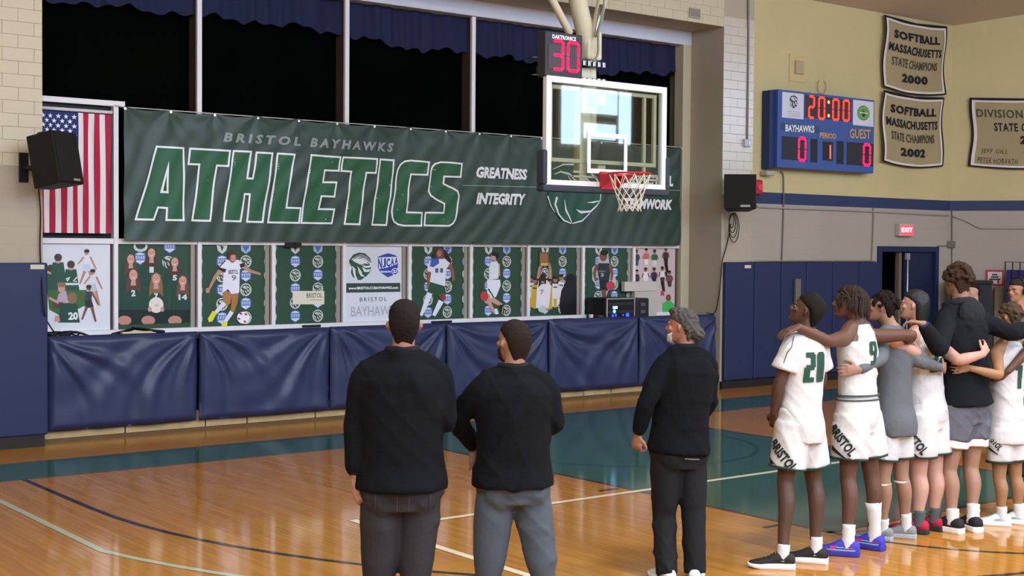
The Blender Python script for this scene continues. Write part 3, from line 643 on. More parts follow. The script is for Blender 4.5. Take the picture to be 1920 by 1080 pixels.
def P5(p, x0, x1, z0, z1):
    x_, z_ = k3([(245, 320)])[0]; hawk(p, x_, z_, .185, '#e6e8ea', '#2f5a42', sx=.98)
    p.poly('#8d9092', k3([(165, 260), (200, 215), (260, 195), (320, 225), (360, 280), (330, 275), (290, 240), (230, 225)])); p.poly('#e6e8ea', k3([(215, 245), (270, 240), (330, 300), (250, 280)]))
    B = '#2e4aa8'
    p.poly(B, k3([(420, 225), (470, 205), (525, 188), (590, 205), (630, 225), (625, 330), (600, 400), (525, 432), (455, 385), (430, 350)]))
    p.poly('#e6e8ee', k3([(415, 232), (635, 222), (632, 292), (528, 330), (422, 352)]))
    for s_, a, b_, c, d in (('N', 424, 466, 345, 238), ('J', 470, 506, 334, 240), ('C', 510, 548, 326, 240), ('A', 552, 588, 312, 236), ('A', 592, 628, 300, 230)):
        q = k3([(a, c)])[0]; q2 = k3([(b_, d)])[0]; p.text(B, s_, q[0], q2[0], q[1], q2[1], .045)
    q = k3([(452, 385)])[0]; q2 = k3([(555, 365)])[0]; p.text('#e6e8ee', 'REGION', q[0], q2[0], q[1], q2[1], .05)
    p.poly('#e6e8ee', k3(ell(597, 373, 36, 36, n=18))); p.poly(B, k3(ell(597, 373, 29, 29, n=18))); q = k3([(577, 388)])[0]; q2 = k3([(615, 355)])[0]; p.text('#e6e8ee', '21', q[0], q2[0], q[1], q2[1], .06)
    p.poly('#33483f', k3([(98, 492), (650, 488), (650, 578), (98, 588)])); q = k3([(125, 556)])[0]; q2 = k3([(628, 522)])[0]; p.text('#eef0ee', 'www.BRISTOLCCBAYHAWKS.com', q[0], q2[0], q[1], q2[1], .04)
    q = k3([(240, 678)])[0]; q2 = k3([(512, 630)])[0]; p.text('#55595c', 'BRISTOL', q[0], q2[0], q[1], q2[1], .01, 0, 1.45)
    q = k3([(152, 830)])[0]; q2 = k3([(640, 716)])[0]; p.text('#a9adb2', 'BAYHAWKS', q[0], q2[0], q[1], q2[1], .0)
def P6(p, *_):
    p.poly('#3a2620', k3([(960, 240), (1000, 160), (1050, 130), (1110, 160), (1170, 270), (1150, 300), (1090, 230), (1000, 230)])); p.poly(SKD, k3(ell(1048, 195, 40, 55))); p.poly('#b07a68', k3(ell(1042, 190, 22, 30)))
    p.poly('#8a5a48', k3(limb2([(940, 330), (935, 450), (940, 560)], [44, 38, 28]))); p.poly('#8a5a48', k3(limb2([(1140, 290), (1175, 370), (1185, 465)], [44, 36, 26]))); p.poly('#1d1d22', k3(limb2([(1085, 180), (1150, 260)], [20, 16])))
    p.poly('#e2e6ee', k3([(960, 250), (1100, 245), (1150, 290), (1110, 350), (1100, 520), (1050, 525), (945, 475), (960, 380), (920, 370), (925, 300)])); p.poly('#3f62b8', k3([(960, 245), (1035, 240), (1040, 290), (980, 330), (945, 320)]))
    q = k3([(1000, 385)])[0]; q2 = k3([(1080, 340)])[0]; p.text('#56617c', 'II', q[0], q2[0], q[1], q2[1], .03)
    p.poly('#2a5238', k3([(955, 480), (1095, 520), (1110, 600), (1060, 650), (1010, 600), (990, 620), (920, 580)])); p.poly('#8a3a34', k3(limb2([(1070, 600), (1085, 660)], [62, 50])))
    p.poly('#e8ebf0', k3(limb2([(945, 590), (905, 700), (855, 820)], [56, 50, 26]))); p.poly('#e8ebf0', k3(limb2([(1060, 670), (985, 820)], [56, 36])))
def P7(p, *_):
    k = lambda P: k4([(a, b_) for a, b_ in P])
    p.poly('#d8a890', k([(5, 200), (10, 245), (45, 265), (55, 235)]))
    p.poly(SKP, k(limb2([(65, 290), (75, 400), (-20, 450), (-60, 500)], [44, 36, 26, 20]))); p.poly(SKP, k(limb2([(0, 230), (45, 230)], [50, 50]))); p.poly('#1c1a1c', k([(5, 210), (25, 170), (75, 185), (80, 225), (50, 245), (40, 215)]))
    p.poly('#dfe6e6', k([(0, 270), (60, 265), (75, 300), (72, 440), (-20, 450), (-22, 330)])); p.poly('#e4e8ec', k([(-40, 450), (90, 450), (95, 510), (50, 620), (0, 650), (-40, 600)])); p.poly('#2a5238', k(limb2([(-30, 540), (35, 640)], [16, 12])))
    p.poly(SKP, k(limb2([(0, 640), (60, 680), (110, 705)], [50, 44, 26]))); p.poly(SKP, k(limb2([(-40, 600), (-10, 700), (40, 790)], [50, 40, 26]))); p.poly('#e8e8e8', k(limb2([(45, 740), (60, 795)], [26, 34]))); p.poly('#202024', k([(85, 700), (125, 700), (130, 790), (105, 790)])); p.poly('#d0c060', k(limb2([(120, 720), (108, 795)], [8, 8])))
    p.poly('#c03a40', k(ell(-68, 615, 42, 48, n=20)))
def P8(p, *_):
    for i, (cx, cy, c) in enumerate(((400, 430, '#dfd6cc'), (435, 450, '#c8a838'), (640, 440, '#e4dfe0'), (700, 420, '#e4dfe0'), (580, 460, '#c8a838'))):
        p.poly(c, k4(limb2([(cx, cy+50), (cx-4, cy+280)], [56, 70]))); p.poly('#a87458', k4(ell(cx, cy+10, 22, 28))); p.poly('#33241e', k4(ell(cx, cy-10, 24, 16)))
        p.poly('#3a2c28', k4(limb2([(cx-20, cy+85), (cx+20, cy+85)], [12, 12]))); p.poly('#c8a838', k4(limb2([(cx, cy+200), (cx, cy+290)], [36, 20])))
    p.poly(SK, k4(limb2([(470, 440), (480, 350), (505, 290)], [34, 28, 24]))); p.poly(SK, k4(limb2([(590, 440), (590, 350), (575, 280)], [34, 28, 24])))
    p.poly('#7d5030', k4([(480, 175), (575, 175), (580, 310), (478, 312)])); p.poly('#a0704a', k4([(492, 188), (562, 188), (565, 270), (490, 270)])); p.poly('#d8b060', k4([(495, 280), (568, 280), (568, 310), (495, 310)]))
    p.poly('#e9e2e6', k4([(470, 460), (560, 455), (600, 510), (575, 730), (445, 735), (455, 560)])); p.poly('#33241e', k4([(475, 440), (505, 385), (545, 400), (550, 490), (500, 495), (470, 530)])); p.poly(SK, k4(ell(515, 475, 18, 10)))
    q = k4([(488, 600)])[0]; q2 = k4([(525, 550)])[0]; p.text('#a06a74', '7', q[0], q2[0], q[1], q2[1], .02)
    p.poly('#191a1c', k4([(740, 480), (765, 410), (800, 385), (835, 410), (850, 480), (858, 820), (700, 800), (680, 700), (700, 560)]))
    x_, z_ = k4([(700, 760)])[0]; p.poly('#c8cfc4', k4(ell(510, 745, 42, 34)))
def P9(p, *_):
    p.poly('#b9bdb8', k4([(1080, 170), (1130, 148), (1170, 180), (1180, 280), (1215, 340), (1250, 460), (1240, 520), (1170, 560), (1150, 620), (1160, 800), (1110, 800), (1120, 660), (1080, 520), (1060, 380), (1050, 500), (1010, 450), (1010, 330), (1070, 280)]))
    p.poly(SKD, k4(ell(1122, 215, 40, 52))); p.poly('#1f1816', k4(ell(1130, 180, 40, 28))); p.poly('#2f3238', k4([(1070, 285), (1180, 285), (1200, 330), (1180, 450), (1080, 460), (1060, 340)]))
    p.poly(SKD, k4(limb2([(1060, 300), (1030, 390), (1050, 465)], [36, 30, 20]))); p.poly(SKD, k4(limb2([(1190, 310), (1210, 390), (1200, 460)], [36, 30, 20])))
    p.poly('#23252b', k4([(1080, 460), (1180, 450), (1165, 560), (1140, 570), (1090, 560)])); p.poly(SKD, k4(limb2([(1125, 550), (1130, 620), (1135, 740)], [50, 40, 24]))); p.poly('#b8323c', k4([(1118, 730), (1150, 730), (1150, 805), (1120, 805)])); p.poly('#c0434a', k4(ell(1192, 510, 44, 46, n=18)))
    q = k4([(1095, 420)])[0]; q2 = k4([(1125, 385)])[0]; p.text('#b8bcc4', '3', q[0], q2[0], q[1], q2[1], .03); q = k4([(1080, 375)])[0]; q2 = k4([(1145, 358)])[0]; p.text('#8c9098', 'BRISTOL', q[0], q2[0], q[1], q2[1], .03)
def P10(p, *_):
    for i, (cx, cy, c, c2, sk) in enumerate(((1458, 170, '#24493a', '#3a4a60', SKD), (1555, 160, '#c86a60', '#e4e0e0', SK), (1638, 170, '#2f6a44', '#c8d8cc', SKD), (1750, 150, '#4a3a28', '#2c2824', SKD), (1460, 370, '#3a3438', '#2c2a30', SK), (1548, 350, '#e4dcdc', '#e4dcdc', SKD), (1632, 350, '#38304a', '#2a2638', SKD), (1715, 340, '#d8dcd8', '#3a3a3a', SKD), (1785, 380, '#7a4a48', '#4a3a38', SKD))):
        p.poly(c, k4(limb2([(cx, cy+25), (cx, cy+90)], [46, 54]))); p.poly(c2, k4(limb2([(cx, cy+85), (cx+3, cy+140)], [44, 30]))); p.poly(sk, k4(ell(cx, cy, 15, 20))); p.poly('#241a18', k4(ell(cx, cy-12, 17, 11)))
        p.poly(sk, k4(limb2([(cx-24, cy+35), (cx-36, cy+80)], [12, 9]))); p.poly(sk, k4(limb2([(cx+24, cy+35), (cx+34, cy+75)], [12, 9])))
        if i in (3, 7): p.poly('#2c2420', k4(limb2([(cx, cy+130), (cx+15, cy+230)], [36, 24]))); p.poly('#c04a4a' if i == 7 else '#2c2420', k4(limb2([(cx, cy+220), (cx, cy+270)], [26, 40])))
    p.poly('#46b85a', k4([(1715, 690), (1750, 665), (1800, 665), (1835, 700), (1830, 775), (1720, 775)])); p.poly(SKD, k4(ell(1775, 630, 26, 34)))
    p.poly('#c86a6a', k4(limb2([(1525, 225), (1510, 230)], [14, 14])))
poster(0, 'white poster at the far left with a cluster of green-shirted players', P1, 76, 206.5, False)
poster(1, 'green poster of six seated volleyball girls, one holding a ball', P2, 218, 361, False, '#2c4b36')
poster(2, 'green poster of a soccer girl in white kicking a ball with yellow boots', P3, 373.5, 500)
poster(3, 'green emblem poster with only a cream board reading BRISTOL', P4, 513, 633)
poster(4, 'white poster with a bird emblem, a blue shield and the word BAYHAWKS', P5, 645.5, 759, False)
poster(5, 'green poster of a player in white and blue shirt and green shorts', P6, 768, 870.5, ph=0)
poster(6, 'green poster of a player in white dribbling a red ball sideways', P7, 883, 979.5)
poster(7, 'green poster of a player lifting a wooden trophy before a crowd', P8, 990.5, 1083)
poster(8, 'green poster of a dark-uniformed player with a red ball behind the equipment', P9, 1093, 1178)
poster(9, 'pinkish poster at the far right with many small player cut-outs', P10, 1188, 1266, False, '#cdb9b6')
# ================================================================== BASKETBALL GOAL
YBD = 11.5; BX = 10.30; BW = .915; BZ0 = 2.89; BZ1 = 4.11
CRS = mat('#d6ceb0', .45, name='cream steel'); CHR = mat('#b9bcc0', .25, metal=1, name='bright steel'); WFR = mat('#e6e6e0', .4)
bb = empty('basketball_goal', (BX, YBD, BZ0), 'ceiling-hung basketball backboard with glass pane, red rim and white net', 'basketball hoop')
def glass_mat():
    m = bpy.data.materials.new('clear glass'); m.use_nodes = True; nt = m.node_tree; nt.nodes.remove(nt.nodes['Principled BSDF']); out = nt.nodes['Material Output']
    t = nt.nodes.new('ShaderNodeBsdfTransparent'); t.inputs[0].default_value = (.84, .88, .86, 1); g_ = nt.nodes.new('ShaderNodeBsdfGlossy'); g_.inputs['Roughness'].default_value = .015; g_.inputs[0].default_value = (1, 1, 1, 1)
    f = nt.nodes.new('ShaderNodeFresnel'); ge = nt.nodes.new('ShaderNodeNewGeometry'); mr = nt.nodes.new('ShaderNodeMapRange'); mr.inputs['To Min'].default_value = 1.6; mr.inputs['To Max'].default_value = 1/1.6; nt.links.new(ge.outputs['Backfacing'], mr.inputs['Value']); nt.links.new(mr.outputs[0], f.inputs[0]); x = nt.nodes.new('ShaderNodeMixShader')
    nt.links.new(f.outputs[0], x.inputs[0]); nt.links.new(t.outputs[0], x.inputs[1]); nt.links.new(g_.outputs[0], x.inputs[2]); nt.links.new(x.outputs[0], out.inputs[0]); return m
GLS = glass_mat()
box('glass_pane', BX-BW+.06, BX+BW-.06, YBD, YBD+.012, BZ0+.06, BZ1-.06, GLS, bb)
def frame(name, x0, x1, y0, y1, z0, z1, t, m, parent, tb=None):
    bm = bmesh.new(); tb = tb or t
    add_box(bm, x0, x0+t, y0, y1, z0, z1); add_box(bm, x1-t, x1, y0, y1, z0, z1); add_box(bm, x0+t, x1-t, y0, y1, z1-t, z1); add_box(bm, x0+t, x1-t, y0, y1, z0, z0+tb)
    return bm_obj(name, bm, m, parent, bevel=.004)
frame('white_frame', BX-BW, BX+BW, YBD-.02, YBD+.045, BZ0, BZ1, .075, WFR, bb)
frame('inner_frame', BX-BW+.1, BX+BW-.1, YBD+.05, YBD+.09, BZ0+.28, BZ1-.09, .045, CRS, bb)
frame('target_square', BX-.305, BX+.305, YBD-.006, YBD-.002, 3.06, 3.52, .052, mat('#e9ebe4', .5), bb)
for s_ in (-1, 1): box('upright', BX+s_*.31-.05-.0, BX+s_*.31+.05, YBD+.06, YBD+.12, BZ0+.05, BZ1-.05, CRS, bb, bevel=.006) if s_ < 0 else box('upright', BX+.62, BX+.66, YBD+.06, YBD+.1, BZ0+.15, BZ1-.1, CRS, bb, bevel=.006)
bm = bmesh.new(); PAD = mat('#3c4048', .7)
add_box(bm, BX-BW-.05, BX+BW+.05, YBD-.04, YBD+.09, BZ0-.055, BZ0+.02); add_box(bm, BX-BW-.05, BX-BW+.012, YBD-.04, YBD+.09, BZ0+.02, BZ0+.40); add_box(bm, BX+BW-.012, BX+BW+.05, YBD-.04, YBD+.09, BZ0+.02, BZ0+.40)
bm_obj('edge_padding', bm, PAD, bb, bevel=.02)
RED = mat('#c2202c', .4, spec=.5)
HYC = YBD-.151-.229; RZ = 3.05
rim = empty('rim', (BX, HYC, RZ)); rim.parent = bb; rim.location = Vector((BX, HYC, RZ))-bb.location
bm = bmesh.new(); n = 40; rr_ = [[bm.verts.new((BX+(.237+.010*math.cos(b_))*math.cos(a), HYC+(.237+.010*math.cos(b_))*math.sin(a), RZ+.010*math.sin(b_))) for b_ in [2*math.pi*j/8 for j in range(8)]] for a in [2*math.pi*i/n for i in range(n)]]
for i in range(n):
    for j in range(8): bm.faces.new((rr_[i][j], rr_[(i+1) % n][j], rr_[(i+1) % n][(j+1) % 8], rr_[i][(j+1) % 8]))
bm_obj('ring', bm, RED, rim, smooth=True)
bm = bmesh.new(); add_box(bm, BX-.13, BX+.13, YBD-.05, YBD-.012, RZ-.17, RZ+.03); add_box(bm, BX-.12, BX+.12, YBD-.17, YBD-.05, RZ-.02, RZ+.005)
for s_ in (-1, 1):
    vs = [bm.verts.new(p_) for p_ in ((BX+s_*.12, YBD-.05, RZ), (BX+s_*.12, YBD-.05, RZ-.15), (BX+s_*.14, YBD-.30, RZ-.005), (BX+s_*.13, YBD-.05, RZ), (BX+s_*.13, YBD-.05, RZ-.15), (BX+s_*.15, YBD-.30, RZ-.005))]
    for f in ((0, 1, 2), (5, 4, 3), (0, 3, 4, 1), (1, 4, 5, 2), (2, 5, 3, 0)): bm.faces.new([vs[i] for i in f])
bm_obj('mounting_bracket', bm, RED, rim, bevel=.004)
bm = bmesh.new(); NL = 12
def npt(k, h):
    R_ = .232-(.232-.115)*min(1, h/.34)+(.02 if h > .36 else 0); a = 2*math.pi*k/NL
    return (BX+R_*math.cos(a), HYC+R_*math.sin(a), RZ-.01-h)
lev = [0, .12, .19, .25, .31, .36, .41]
for k in range(NL):
    for s_ in (1, -1):
        pts = [npt(k+s_*.5*i*1.0, h) for i, h in enumerate(lev)]; tube(bm, pts, [.0048]*len(pts), 5, ref=(.2, .3, .9))
bm_obj('net', bm, mat('#e6dcc8', .9), rim, smooth=True)
for z_ in (RZ+.02, RZ-.03): box('bracket_bar', BX-.46, BX+.86, YBD+.05, YBD+.08, z_-.012, z_+.012, CRS, bb)
# mast
mp0 = D(1110, 148, 17.2); mxX, mxY = BX-.0, YBD+.42
def onm(px, py, Y=mxY): return WY(px, py, Y)
a = onm(1108, 165); b_ = onm(1106, 95); c_ = onm(1070, -60)
tube_obj('mast', [a-np.array([0, 0, .5]), b_+np.array([0, 0, .15])], .072, CRS, bb, seg=14)
tube_obj('boom', [b_-np.array([0, 0, .05]), c_, c_+(c_-b_)*1.1], .105, CRS, bb, seg=14)
bm = bmesh.new(); add_box(bm, b_[0]-.11, b_[0]+.11, b_[1]-.1, b_[1]+.1, b_[2]-.12, b_[2]+.22); bm_obj('joint_block', bm, CRS, bb, bevel=.03)
l0 = onm(1068, 62, mxY-.1); l1 = onm(1010, -50, mxY-.1); tube_obj('brace', [l0, l1, l1+(l1-l0)], .045, CRS, bb)
r0 = onm(1120, 40, mxY-.05); r1 = onm(1140, -50, mxY-.05); tube_obj('brace', [onm(1105, 90, mxY-.05), r0, r1, r1+(r1-r0)*2], .06, CRS, bb)
tube_obj('cable', smooth_path([onm(1134, -20, mxY-.2), onm(1130, 30, mxY-.2), onm(1122, 60, mxY-.2), onm(1121, 100, mxY-.2), onm(1112, 115, mxY-.2)], 6), .014, mat('#7a8a78', .4), bb)
tube_obj('hydraulic_rod', [onm(1127, 10, mxY-.15), onm(1116, 68, mxY-.15)], .022, CHR, bb)
for py in (121, 152):
    q = onm(1108, py, YBD+.3); box('clamp_plate', q[0]-.17, q[0]+.17, YBD+.26, YBD+.5, q[2]-.018, q[2]+.018, mat('#33363c', .4, metal=.6), bb)
    for i in range(5): box('bolt', q[0]-.17+i*.075, q[0]-.13+i*.075, YBD+.235, YBD+.26, q[2]-.03, q[2]+.03, CHR, bb, bevel=.005)
box('back_arm', BX-.06, BX+.06, YBD+.09, mxY+.05, 3.85, 3.97, CRS, bb, bevel=.01); box('back_arm', BX-.06, BX+.06, YBD+.09, mxY+.05, 3.1, 3.2, CRS, bb, bevel=.01)
box('lower_mast', BX-.07, BX+.07, mxY-.05, mxY+.09, 3.1, 4.3, CRS, bb, bevel=.01)
# shot clock
YSC = YBD-.02; s0 = WY(1022, 142, YSC); s1 = WY(1091.5, 148, YSC); sz1 = WY(1022, 57, YSC)[2]
sc = empty('shot_clock', (s0[0], YSC, s0[2]), 'black shot clock showing a red 30 above the backboard', 'clock')
SX0, SX1, SZ0, SZ1 = s0[0], s1[0], s0[2], sz1
box('case', SX0, SX1, YSC, YSC+.14, SZ0, SZ1, mat('#38363c', .5), sc, bevel=.01)
bm = bmesh.new(); add_box(bm, SX0+.25, SX0+.31, YSC+.14, YBD+.45, SZ0+.1, SZ0+.16); bm_obj('mount_arm', bm, mat('#33363c', .5), sc)
box('screen', SX0+.04, SX1-.03, YSC-.006, YSC+.002, SZ0+.08, SZ1-.14, mat('#4b4248', .5), sc)
W_ = SX1-SX0; H_ = SZ1-SZ0
for ch, fa, fb in (('3', .20, .46), ('0', .60, .88)): p = Print(); seg_dots(p, ch, SX0+W_*fa, SX0+W_*fb, SZ0+H_*.17, SZ0+H_*.80, '#ff1a4a', .019); p.build('lit_digit', lambda x, z, l: (x, YSC-.008-l, z), sc, emit=1.6)
p = Print(); p.text('#e8e8ea', 'DAKTRONICS', SX0+W_*.18, SX0+W_*.82, SZ1-.075, SZ1-.03, .04); p.build('lettering', lambda x, z, l: (x, YSC-.002-l, z), sc)
for py in (42, 108): pass
hk = empty('wall_hook', WY(1004, 141, YG), 'pair of small steel hooks on the black pane left of the shot clock', 'hook')
for py in (108, 141): q = WY(1003, py, YG); tube_obj('hook', [(q[0]-.05, YG+.1, q[2]), (q[0]-.05, YG-.02, q[2]), (q[0]+.05, YG-.02, q[2]+.01)], .008, CHR, hk)
# lintel vent
q0 = WY(1291, 14, YW); q1 = WY(1311, 36, YW)
vt = empty('wall_vent', (q0[0], YW, q1[2]), 'small square louvred vent high above the windows near the tiled pier', 'vent')
box('vent_frame', q0[0], q1[0], YW-.03, YW-.017, q1[2], q0[2], mat('#a89f90'), vt, bevel=.004)
for i in range(5): z_ = q1[2]+.03+i*(q0[2]-q1[2]-.04)/5; box('louvre', q0[0]+.02, q1[0]-.02, YW-.042, YW-.03, z_, z_+.014, mat('#9a9082'), vt)

# ================================================================== SCOREBOARD
YS = YW-.24
def s_(px, py, Y=YS): q = WY(px, py, Y); return q[0], q[2]
x0, zt = s_(1459, 167); x1, zt2 = s_(1640, 188); zb0 = s_(1457, 316)[1]; zb1 = s_(1639, 323)[1]
zt = (zt+zt2)/2; zb0 = (zb0+zb1)/2
sb = empty('scoreboard', (x0, YS, zb0), 'blue electronic scoreboard showing 20:00 on the yellow wall', 'scoreboard')
BLU = mat('#3a5796', .45)
box('case', x0, x1, YS, YW-.01, zb0, zt, BLU, sb, bevel=.008); box('back_case', x0-.12, x0-.002, YS+.06, YW-.01, zb0-.02, zt-.02, mat('#23345c', .5), sb, bevel=.01)
def panel(nm, pxs, col, y=.006, rough=.5):
    a = s_(pxs[0], pxs[1]); b_ = s_(pxs[2], pxs[3]); box(nm, a[0], b_[0], YS-y, YS, b_[1], a[1], mat(col, rough), sb); return a[0], b_[0], b_[1], a[1]
def T_(px, py, xl=None): return s_(px, py)
sp1 = panel('sponsor_panel', (1466.5, 172, 1506, 224), '#cfd2dc'); sp2 = panel('sponsor_panel', (1599.5, 187, 1637, 238), '#cfd2dc')
clk = panel('clock_window', (1510, 178, 1595, 228), '#40303a'); 
hw = panel('score_window', (1466, 255, 1513, 302), '#2a2c36'); bw1 = panel('bonus_window', (1520, 260, 1532, 305), '#20242c'); pw = panel('period_window', (1543, 265, 1561, 302), '#20242c'); bw2 = panel('bonus_window', (1569, 264, 1581, 308), '#20242c'); gw = panel('score_window', (1588, 266, 1637, 312), '#2a2a30')
nm = panel('team_panel', (1464, 230, 1536, 250), '#324a66', .003)
p = Print()
def dg(ch, pxa, pxb, pyt, pyb, col, r): p = Print(); a = s_(pxa, pyb); b_ = s_(pxb, pyt); seg_dots(p, ch, a[0], b_[0], a[1], b_[1], col, r); p.build('lit_digit', lambda x, z, l: (x, YS-.008-l, z), sb, emit=1.6)
R1c = '#ff3b28'
dg('2', 1516, 1526, 181.5, 220, R1c, .022); dg('0', 1534.5, 1545.5, 184, 222, R1c, .022); dg('0', 1561, 1572, 187.5, 224, R1c, .022); dg('0', 1580.5, 1591.5, 189.5, 225.5, R1c, .022)
for py in (191.5, 217): c_ = s_(1553, py); p.poly('#ff8a6a', ell(c_[0], c_[1], .03, .03, n=8))
dg('0', 1497, 1510, 260, 300, '#ff1a50', .026); dg('0', 1618.5, 1631, 272, 309, '#ff1a50', .026)
a = s_(1556, 298); b_ = s_(1556, 272); p.poly('#ff4a30', limb2([(a[0], a[1]), (b_[0], b_[1])], [.035, .035]))
p.build('lit_digits', lambda x, z, l: (x, YS-.008-l, z), sb, emit=1.6)
p = Print()
def tx(col, t, xa, xb, yat, yab, ybb, bold, nm='word'): p = Print(); a = s_(xa, yab); b_ = s_(xb, ybb); tp = s_(xa, yat); p.text(col, t, a[0], b_[0], a[1], tp[1], bold, y0b=b_[1]); p.build('lettering', lambda x, z, l: (x, YS-.008-l, z), sb)
tx('#e8ecf0', 'BAYHAWKS', 1472, 1526, 233, 246.5, 249, .03); tx('#c8a060', 'PERIOD', 1536.5, 1567, 248, 258.5, 261, .03); tx('#c8a060', 'GUEST', 1592, 1631.5, 241, 259, 261, .02)
c_ = s_(1487.5, 191); hawk(p, c_[0], c_[1], .105, '#cfd2dc', '#3a4448'); 
for k in range(3): a = s_(1476, 209+k*4); b_ = s_(1499, 212+k*4); p.poly('#9aa0ae', [(a[0], a[1]), (b_[0], a[1]), (b_[0], a[1]+.008), (a[0], a[1]+.008)])
c_ = s_(1618, 212); p.poly('#4f8a3c', ell(c_[0], c_[1], .165, .125, n=24)); p.poly('#a8c890', ell(c_[0], c_[1], .145, .10, n=24)); p.poly('#5f9a48', ell(c_[0], c_[1], .135, .092, n=24)); p.poly('#2a3a2c', [(c_[0]-.03, c_[1]-.06), (c_[0]+.03, c_[1]-.06), (c_[0]+.045, c_[1]), (c_[0], c_[1]+.05), (c_[0]-.045, c_[1])]); p.poly('#cfe0c4', [(c_[0]-.11, c_[1]-.008), (c_[0]+.11, c_[1]-.008), (c_[0]+.11, c_[1]+.01), (c_[0]-.11, c_[1]+.01)])
p.build('lettering', lambda x, z, l: (x, YS-.008-l, z), sb)
q = WY(1540, 165, YW-.02); tube_obj('wire_loop', [(q[0]+.11*math.sin(t), YW-.03, q[2]+.02-.12*math.cos(t)) for t in np.linspace(-2.6, 2.6, 16)], .006, mat('#9a9078'), sb)
q = s_(1453, 318); box('cable_clamp', q[0]-.1, q[0]+.1, YS+.08, YW-.02, q[1]-.09, q[1]-.02, mat('#a8a49a', .4), sb, bevel=.01)
# junction plate above the scoreboard
q0 = WY(1478, 100, YW); q1 = WY(1511, 156, YW)
bp_ = empty('blank_wall_plate', (q0[0], YW, q1[2]), 'painted-over square wall plate above the scoreboard', 'plate')
box('plate', q0[0]+.02, q1[0]-.02, YW-.015, YW-.001, q1[2], q0[2], mat('#c9b67c', .6), bp_, bevel=.004); box('box_lid', q0[0]+.14, q1[0]-.1, YW-.05, YW-.015, q1[2]+.13, q0[2]-.1, mat('#b0a27c', .6), bp_, bevel=.015)

# ================================================================== CHAMPION BANNERS
def cloth_banner(label, UV, lines, seed, mapf, bend=.0):
    """UV: (x0,z_top_left,z_top_right,z_bottom_left,z_bottom_right,x1) on a wall coordinate system; mapf(x,z,off)->3D"""
    x0, x1, ztl, ztr, zbl, zbr = UV
    e = empty('championship_banner', mapf(x0, zbl, 0), label, 'banner', 'tan championship banners on the yellow walls')
    def dd(u, v): return .06+.02*math.sin(v*5+seed)*math.sin(u*3+seed)+.014*math.sin(u*13+v*6+seed)+.03*math.sin(v*math.pi)*math.sin(u*math.pi+seed)
    def P_(u, v, off=0):
        x = x0+(x1-x0)*(u+.012*math.sin(v*7+seed)); top = ztl+(ztr-ztl)*u-.05*math.sin(u*math.pi); bot = zbl+(zbr-zbl)*u-.07*math.sin(u*math.pi); return mapf(x, top+(bot-top)*v, dd(u, v)+off)
    n = 28; V = [P_(i/n, j/n) for j in range(n+1) for i in range(n+1)]; Fc = [(j*(n+1)+i, (j+1)*(n+1)+i, (j+1)*(n+1)+i+1, j*(n+1)+i+1) for j in range(n) for i in range(n)]
    mesh_obj('cloth', V, Fc, mat('#a3956f', .8), e, smooth=True)
    p = Print()
    b0, b1, b2 = .0, .022, .05
    ring = lambda a, b_: ([(a, a), (1-a, a), (1-a, 1-a), (a, 1-a)], [(b_, b_), (1-b_, b_), (1-b_, 1-b_), (b_, 1-b_)])
    p.poly('#1d1b26', *ring(b0, b1)); p.poly('#dcd4c6', *ring(b1, b2), same=True)
    for t, ua, ub, v0, v1, bold, col in lines: p.text(col, t, ua, ub, v0, v1, bold, 0, 1.12)
    p.build('lettering', lambda u, v, l: P_(u, v, .009+l), e, cut=.03, step=.001, rough=.8)
    tube_obj('rod', [P_(0, 0, .0), P_(.5, 0, 0), P_(1, 0, .0)], .012, mat('#1d1b26'), e)
mB = lambda x, z, o: (x, YW-o, z)
def mC(u, z, o): return tuple(mw @ Vector((u, o, z)))
DKT = '#1f1c28'; LT = '#4a4238'
def soft(y): return [('SOFTBALL', .14, .88, .27, .15, .05, DKT), ('MASSACHUSETTS', .08, .92, .46, .34, .035, DKT), ('STATE CHAMPIONS', .14, .86, .65, .53, .02, LT), (y, .30, .70, .85, .73, .05, DKT)]
def bq(a, b_, c_, d_):
    A = WY(*a, YW-.03); B_ = WY(*b_, YW-.03); C_ = WY(*c_, YW-.03); D_ = WY(*d_, YW-.03); return ((A[0]+C_[0])/2, (B_[0]+D_[0])/2, A[2], B_[2], C_[2], D_[2])
cloth_banner('tan softball state champions banner dated 2000, the upper of two', bq((1653, 29), (1771, 51), (1652, 163), (1769, 178)), soft('2000'), .4, mB)
cloth_banner('tan softball state champions banner dated 2002, the lower of two', bq((1650, 170), (1768, 184), (1650, 303), (1764, 312)), soft('2002'), 2.2, mB)
A = uC(1820, 185); B_ = uC(1821, 312); w3 = 1.62*(A[1]-B_[1])
cloth_banner('tan state champions banner cut by the right edge of the picture', (A[0], A[0]+w3, A[1], A[1]+.02, B_[1], B_[1]-.0), [('DIVISION IV  4 x 100', .06, .94, .27, .15, .015, LT), ('STATE CHAMPIONS', .20, .84, .46, .34, .02, DKT), ('2012', .42, .62, .64, .52, .05, DKT), ('JEFF GILL', .10, .33, .80, .72, -.006, LT), ('PETER HORVATH', .08, .42, .93, .85, -.006, LT), ('MARK HALL', .60, .88, .80, .72, -.006, LT), ('NICK COSTA', .60, .90, .93, .85, -.006, LT)], 4.1, mC)

